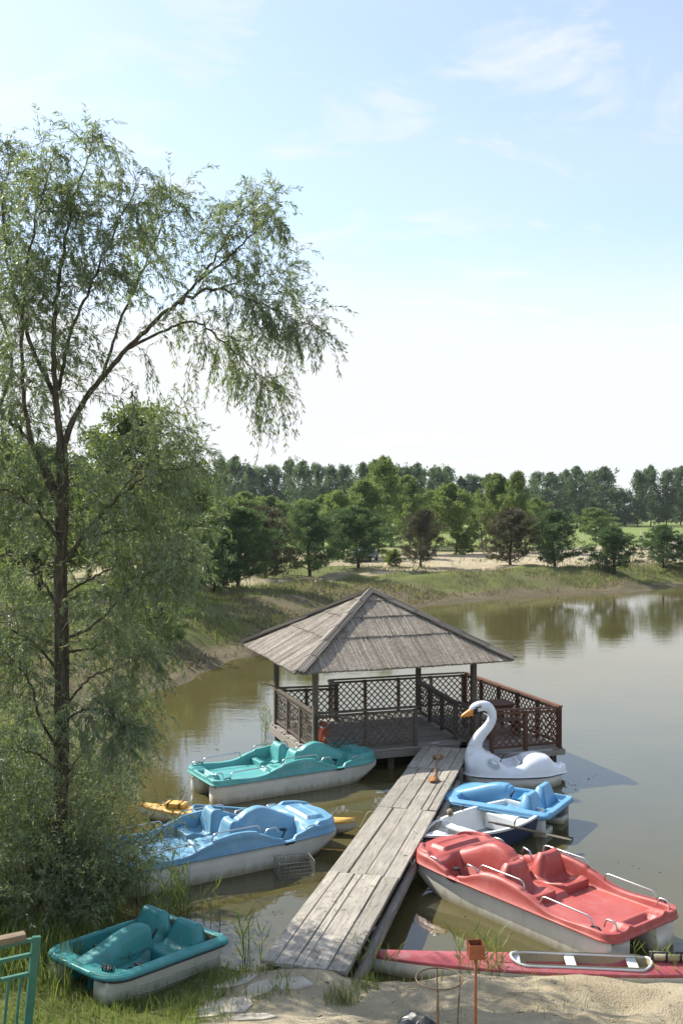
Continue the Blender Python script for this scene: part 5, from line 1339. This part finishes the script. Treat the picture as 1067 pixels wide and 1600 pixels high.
# the lower growth that closes the foot of the wood: one mass
Vs, Fs, b = [], [], 0
px = -120
while px < 1200:
    d = tg.uniform(240, 252) if px < 820 else tg.uniform(282, 292); yt = interp(px, skyl) + tg.uniform(22, 44); x = (px - 533.5) * d / F; h_ = (795 - yt) * d / F + 4.9
    mm = FARS[tg.randrange(5)][1]; co = np.empty(len(mm.vertices) * 3, np.float32); mm.vertices.foreach_get('co', co); co = co.reshape(-1, 3); w_ = tg.uniform(50, 70) * d / F / 9
    a = tg.uniform(0, 6); rx = co[:, 0] * math.cos(a) - co[:, 1] * math.sin(a); ry = co[:, 0] * math.sin(a) + co[:, 1] * math.cos(a)
    V = np.stack([rx * w_ + x, ry * w_ + d, co[:, 2] * h_ / 15 + 1.2], 1); Vs.append(V); Fs.append(np.arange(len(V)).reshape(-1, 4) + b); b += len(V); px += tg.uniform(26, 36)
tag(link('distant_wood', mesh_np('distant_wood', np.concatenate(Vs), np.concatenate(Fs)), M['far']), kind='stuff')
# bigger trees half hidden behind the willow
MID = [make_tree('broad', 400 + i, 10, 7.5, 420, 42, .25, .17, .10) for i in range(2)]
for (px, yt, wpx, d, vi, lab) in ((195, 638, 190, 52, 0, 'tall leafy tree rising behind the willow above the left bank'), (60, 690, 230, 58, 1, 'leafy tree at the left edge behind the willow trunk'), (290, 745, 120, 62, 1, 'leafy tree between the willow and the pines'), (-70, 640, 240, 50, 0, 'leafy tree cut off by the left edge behind the willow'), (140, 760, 150, 70, 1, 'lower leafy tree far back behind the willow trunk')):
    x = (px - 533.5) * d / F; h_ = (795 - yt) * d / F + 4.9
    tree('broadleaf_tree', lab, x, d, MID[vi], wpx * d / F / 7.5 * 1.1, h_ / 10, 'broad', tg.uniform(0, 6), None)
# low bushes along the left bank and by the sand
BUSH = [make_tree('broad', 500 + i, 1.6, 2.2, 70, 50, .12, .03, .05) for i in range(2)]
for (px, py, s_, lab) in ((427, 888, 1.0, 'small pale bush on the bank right of the brown-topped pine'), (612, 888, .9, 'small pale bush between the bright green pine and the narrow pine'), (250, 985, 1.1, 'low bush on the left bank slope behind the willow twigs'), (40, 900, 1.6, 'round bush far left on the bank behind the willow'), (725, 868, 1.2, 'brownish bush at the edge of the pale sand patch')):
    q = at(px, py, 1.25); o = tree('bush', lab, q.x, q.y, BUSH[s_ > 1], s_, s_, 'birch', tg.uniform(0, 6), None); o['category'] = 'bush'

# ------------------------------------------------------------------ far details: fence posts, straw parasol, car
for px, lab in ((911, 'right of the grey-green pine'), (1001, 'right of the wide blue-green pine'), (1052, 'by the right picture edge')):
    d = 150; x = (px - 533.5) * d / F; o = MB().box((0, 0, .75), (.10, .10, 1.6), taper=.8).build('fence_post', M['white_paint']); o.location = (x, d, gh(x, d)); tag(o, 'thin white fence post on the green meadow ' + lab, 'fence post', 'fence posts on the meadow')
pu = ray(1064, 838, 95); zg = gh(pu.x, 95)
um = thing('straw_parasol', 'straw beach parasol on the sand at the far right', 'parasol', (pu.x, 95, zg)); hu = pu.z - zg
MB().tube([(0, 0, 0), (0, 0, hu)], .05, 6).build('pole', M['log'], um)
mb = MB(); rr = random.Random(2)
for i in range(90):
    a = 2 * math.pi * i / 90 + rr.uniform(-.03, .03); l_ = rr.uniform(1.35, 1.65); mb.beam((0, 0, hu), (l_ * math.cos(a), l_ * math.sin(a), hu - .85 - rr.uniform(0, .15)), .14, .02)
tag(mb.build('straw_canopy', M['straw_ridge'], um, fix=False), kind='stuff')
cq = ray(570, 884, 92)
car = thing('parked_car', 'pale grey car parked on the bank half hidden behind the bright green pine', 'car', (cq.x, 92, gh(cq.x, 92)), R(75))
prof = [(-2, .45), (-2.05, .8), (-1.9, .95), (-1.5, 1.0), (-1.1, 1.42), (.3, 1.45), (1.0, 1.0), (1.9, .88), (2.05, .65), (2.0, .35), (-1.9, .32)]
MB().loft([[(x, y * (1 if z < 1.02 else .82), z) for x, z in prof] for y in (-.85, .85)]).build('body', M['grey_paint'], car, bevel=.05)
for s_ in (1, -1):
    MB().add([(-1.25, s_ * .80, 1.04), (.75, s_ * .80, 1.04), (.22, s_ * .715, 1.38), (-.98, s_ * .715, 1.36)], [(0, 1, 2, 3)]).build('window', M['black'], car)
    for x in (-1.3, 1.3): MB().tube([(x, s_ * .70, .32), (x, s_ * .88, .32)], .32, 14).build('wheel', M['black'], car)

# ------------------------------------------------------------------ reeds and grass
def reed(label, px, py, n, h_, seed, spread=.25, z0=0.0):
    q = at(px, py, z0); g = np.random.default_rng(seed); o = thing('reed_clump', label, 'reeds', (q.x, q.y, z0 - .1), 0, 'reed clumps at the water edge'); st = MB(); P, D, L, W = [], [], [], []
    for _ in range(n):
        b = np.array([g.normal(0, spread), g.normal(0, spread), 0]); H = h_ * g.uniform(.55, 1.1); t_ = b + np.array([g.normal(0, .10) * H, g.normal(0, .10) * H, H + .1]); st.tube([tuple(b), tuple((b + t_) / 2 + [.01, 0, 0]), tuple(t_)], [.006, .005, .002], 5)
        for k in range(int(5 + 5 * H)):
            u = .2 + .75 * g.random(); p = b + (t_ - b) * u; a = g.random() * 6.28; P.append(p); D.append([math.cos(a) * .6, math.sin(a) * .6, .75]); L.append(g.uniform(.16, .34)); W.append(g.uniform(.014, .024))
    st.build('stem', M['reed'], o, smooth=True)['kind'] = 'stuff'; V, Fq = leaves(np.array(P), np.array(D), np.array(L), np.array(W), g); link('leaf', mesh_np('leaf', V, Fq), M['reed'], o)['kind'] = 'stuff'
reed('reeds in the water between the willow and the beached boat', 275, 1445, 22, 1.05, 1, .28)
reed('reeds under the willow branches at the stern of the blue boat', 232, 1420, 18, 1.0, 2, .25)
reed('single thin reed standing in the water right of the beached boat', 335, 1455, 3, .75, 3, .05)
reed('dry reeds at the left foot of the jetty', 393, 1506, 7, .62, 4, .10, .05)
reed('fresh reeds at the left tip of the red canoe', 572, 1536, 12, .42, 5, .14, .1)
reed('reeds standing in front of the canoe behind the orange box', 760, 1532, 14, .65, 6, .18, .1)
reed('thin reeds in the water left of the pavilion', 415, 1152, 8, .8, 7, .14)
reed('short reeds at the right end of the canoe', 1052, 1527, 10, .4, 8, .14, .05)

P = scatter(52000, -8.5, .6, 8.6, 16.5, 41, lambda X, Y, D, r_: (D > .02) & (r_ < cover_mask(X, Y, D) * (.12 + 1.9 * np.maximum(0, vnoise(X, Y, .8) + .6 * vnoise(X, Y, .3) + .22) + .6 * ss(-3.6, -4.6, X))))
g = np.random.default_rng(8); n = len(P); H = g.uniform(.05, .19, n) * (1 + .9 * np.clip(vnoise(P[:, 0], P[:, 1], 1.1) * 2, 0, 1)) * (1 + .8 * ss(-3.5, -5.5, P[:, 0])); V, Fq, Ft = blades(P, H, g.uniform(.006, .014, n), .7, 1)
tag(link('grass', mesh_np('grass', V, Fq, Ft), M['grass']), kind='stuff')
P = scatter(5200, -1.2, 6.5, 8.6, 13.2, 42, lambda X, Y, D, r_: (D > .0) & (r_ < .05 + .8 * ss(.42, .05, D) + .5 * ss(.18, .4, vnoise(X, Y, .6)) * .6))
n = len(P); V, Fq, Ft = blades(P, g.uniform(.05, .22, n), g.uniform(.005, .011, n), .5, 2)
tag(link('sparse_grass', mesh_np('sparse_grass', V, Fq, Ft), M['grass']), kind='stuff')
P = scatter(100000, -26, 1.0, 17, 66, 43, lambda X, Y, D, r_: (D > .3) & (X > -.36 * Y - 2) & (r_ < cover_mask(X, Y, D) * np.clip(.45 + 2.0 * (vnoise(X, Y, 2.6) + .5 * vnoise(X, Y, 1.0) + .05), 0, 1)))
n = len(P); V, Fq, Ft = blades(P, g.uniform(.10, .34, n), g.uniform(.02, .05, n), .6, 3)
tag(link('bank_grass', mesh_np('bank_grass', V, Fq, Ft), M['grass']), kind='stuff')
P = scatter(170000, -12, 42, 32, 110, 44, lambda X, Y, D, r_: (D > .5) & (D < 26) & (X < .4 * Y + 4) & (r_ < np.clip(.45 + 1.8 * (vnoise(X, Y, 3.2) + .5 * vnoise(X, Y, 1.2)), 0, 1) * (1 - .93 * ss(7, 10, D))))
n = len(P); V, Fq, Ft = blades(P, g.uniform(.10, .36, n), g.uniform(.03, .08, n), .9, 4)
tag(link('dry_bank_grass', mesh_np('dry_bank_grass', V, Fq, Ft), M['dry_grass']), kind='stuff')
P = scatter(26000, -12, 42, 32, 100, 45, lambda X, Y, D, r_: (D > .8) & (D < 20) & (X < .4 * Y + 4) & (r_ < 3 * np.clip(vnoise(X, Y, 3.2) - .05, 0, 1)))
n = len(P); V, Fq, Ft = blades(P, g.uniform(.15, .45, n), g.uniform(.04, .09, n), .6, 5)
tag(link('fresh_bank_grass', mesh_np('fresh_bank_grass', V, Fq, Ft), M['grass']), kind='stuff')
P = scatter(2600, -6.5, .4, 8.8, 13.6, 46, lambda X, Y, D, r_: (D > .05) & (r_ < cover_mask(X, Y, D) * 2.2 * np.maximum(0, vnoise(X, Y, .7) + .05)))
n = len(P); k = 7; PP = np.repeat(P, k, 0) + g.normal(0, .025, (n * k, 3)) * [1, 1, 0]; a = g.random(n * k) * 6.28
V, Fq = leaves(PP, np.stack([np.cos(a), np.sin(a), g.uniform(.2, 1.2, n * k)], 1), g.uniform(.05, .13, n * k), g.uniform(.025, .055, n * k), g, .3)
tag(link('weeds', mesh_np('weeds', V, Fq), M['birch']), kind='stuff')
P = scatter(9000, -7.5, -3.2, 9.5, 15.5, 47, lambda X, Y, D, r_: (D > .1) & (r_ < 2.5 * np.maximum(0, vnoise(X, Y, 1.0) + .1)))
n = len(P); V, Fq, Ft = blades(P, g.uniform(.25, .65, n), g.uniform(.008, .018, n), .6, 6)
tag(link('tall_grass', mesh_np('tall_grass', V, Fq, Ft), M['grass']), kind='stuff')
P = scatter(7000, -1.9, .45, 11.0, 12.85, 48, lambda X, Y, D, r_: (D > .0) & (r_ < 2 * np.maximum(0, vnoise(X, Y, .35) + .12)))
n = len(P); V, Fq, Ft = blades(P, g.uniform(.06, .24, n), g.uniform(.006, .012, n), .7, 7)
tag(link('path_grass', mesh_np('path_grass', V, Fq, Ft), M['grass']), kind='stuff')
P = scatter(700, -.9, 6.0, 8.8, 13.0, 49, lambda X, Y, D, r_: D > .05)
n = len(P); V, Fq = leaves(P + [0, 0, .008], g.normal(size=(n, 3)) * np.array([1, 1, .08]), g.uniform(.02, .16, n) * g.random(n), g.uniform(.005, .016, n), g, .1)
tag(link('sand_litter', mesh_np('sand_litter', V, Fq), M['debris']), kind='stuff')
n = 1500; a = g.random(n); fx = np.where(a < .5, g.uniform(-5.5, 1.0, n), g.uniform(-1.5, 6, n)); fy = np.where(a < .5, g.uniform(13, 30, n), g.uniform(13, 26, n))
k = (pond_dist(fx, fy) < -.05) & (vnoise(fx, fy, 1.5) > .08); n = int(k.sum())
V, Fq = leaves(np.stack([fx[k], fy[k], np.full(n, .006)], 1), g.normal(size=(n, 3)) * np.array([1, 1, .01]), g.uniform(.02, .09, n), g.uniform(.008, .022, n), g, .03)
tag(link('floating_leaves', mesh_np('floating_leaves', V, Fq), M['dry_grass']), kind='stuff')
# straw litter on the near end of the jetty
n = 170; lx = g.uniform(.1, 1.05, n); ly = np.abs(g.normal(1.6, 1.0, n)); lp = np.stack([lx, ly, np.full(n, .545)], 1)
V, Fq = leaves(lp, g.normal(size=(n, 3)) * np.array([1, 1, .06]), g.uniform(.03, .16, n), g.uniform(.004, .010, n), g, .1)
o = link('straw_litter', mesh_np('straw_litter', V, Fq), M['dry_grass']); bpy.context.view_layer.update(); o.matrix_world = jetty.matrix_world.copy(); tag(o, kind='stuff')
bpy.context.view_layer.update()
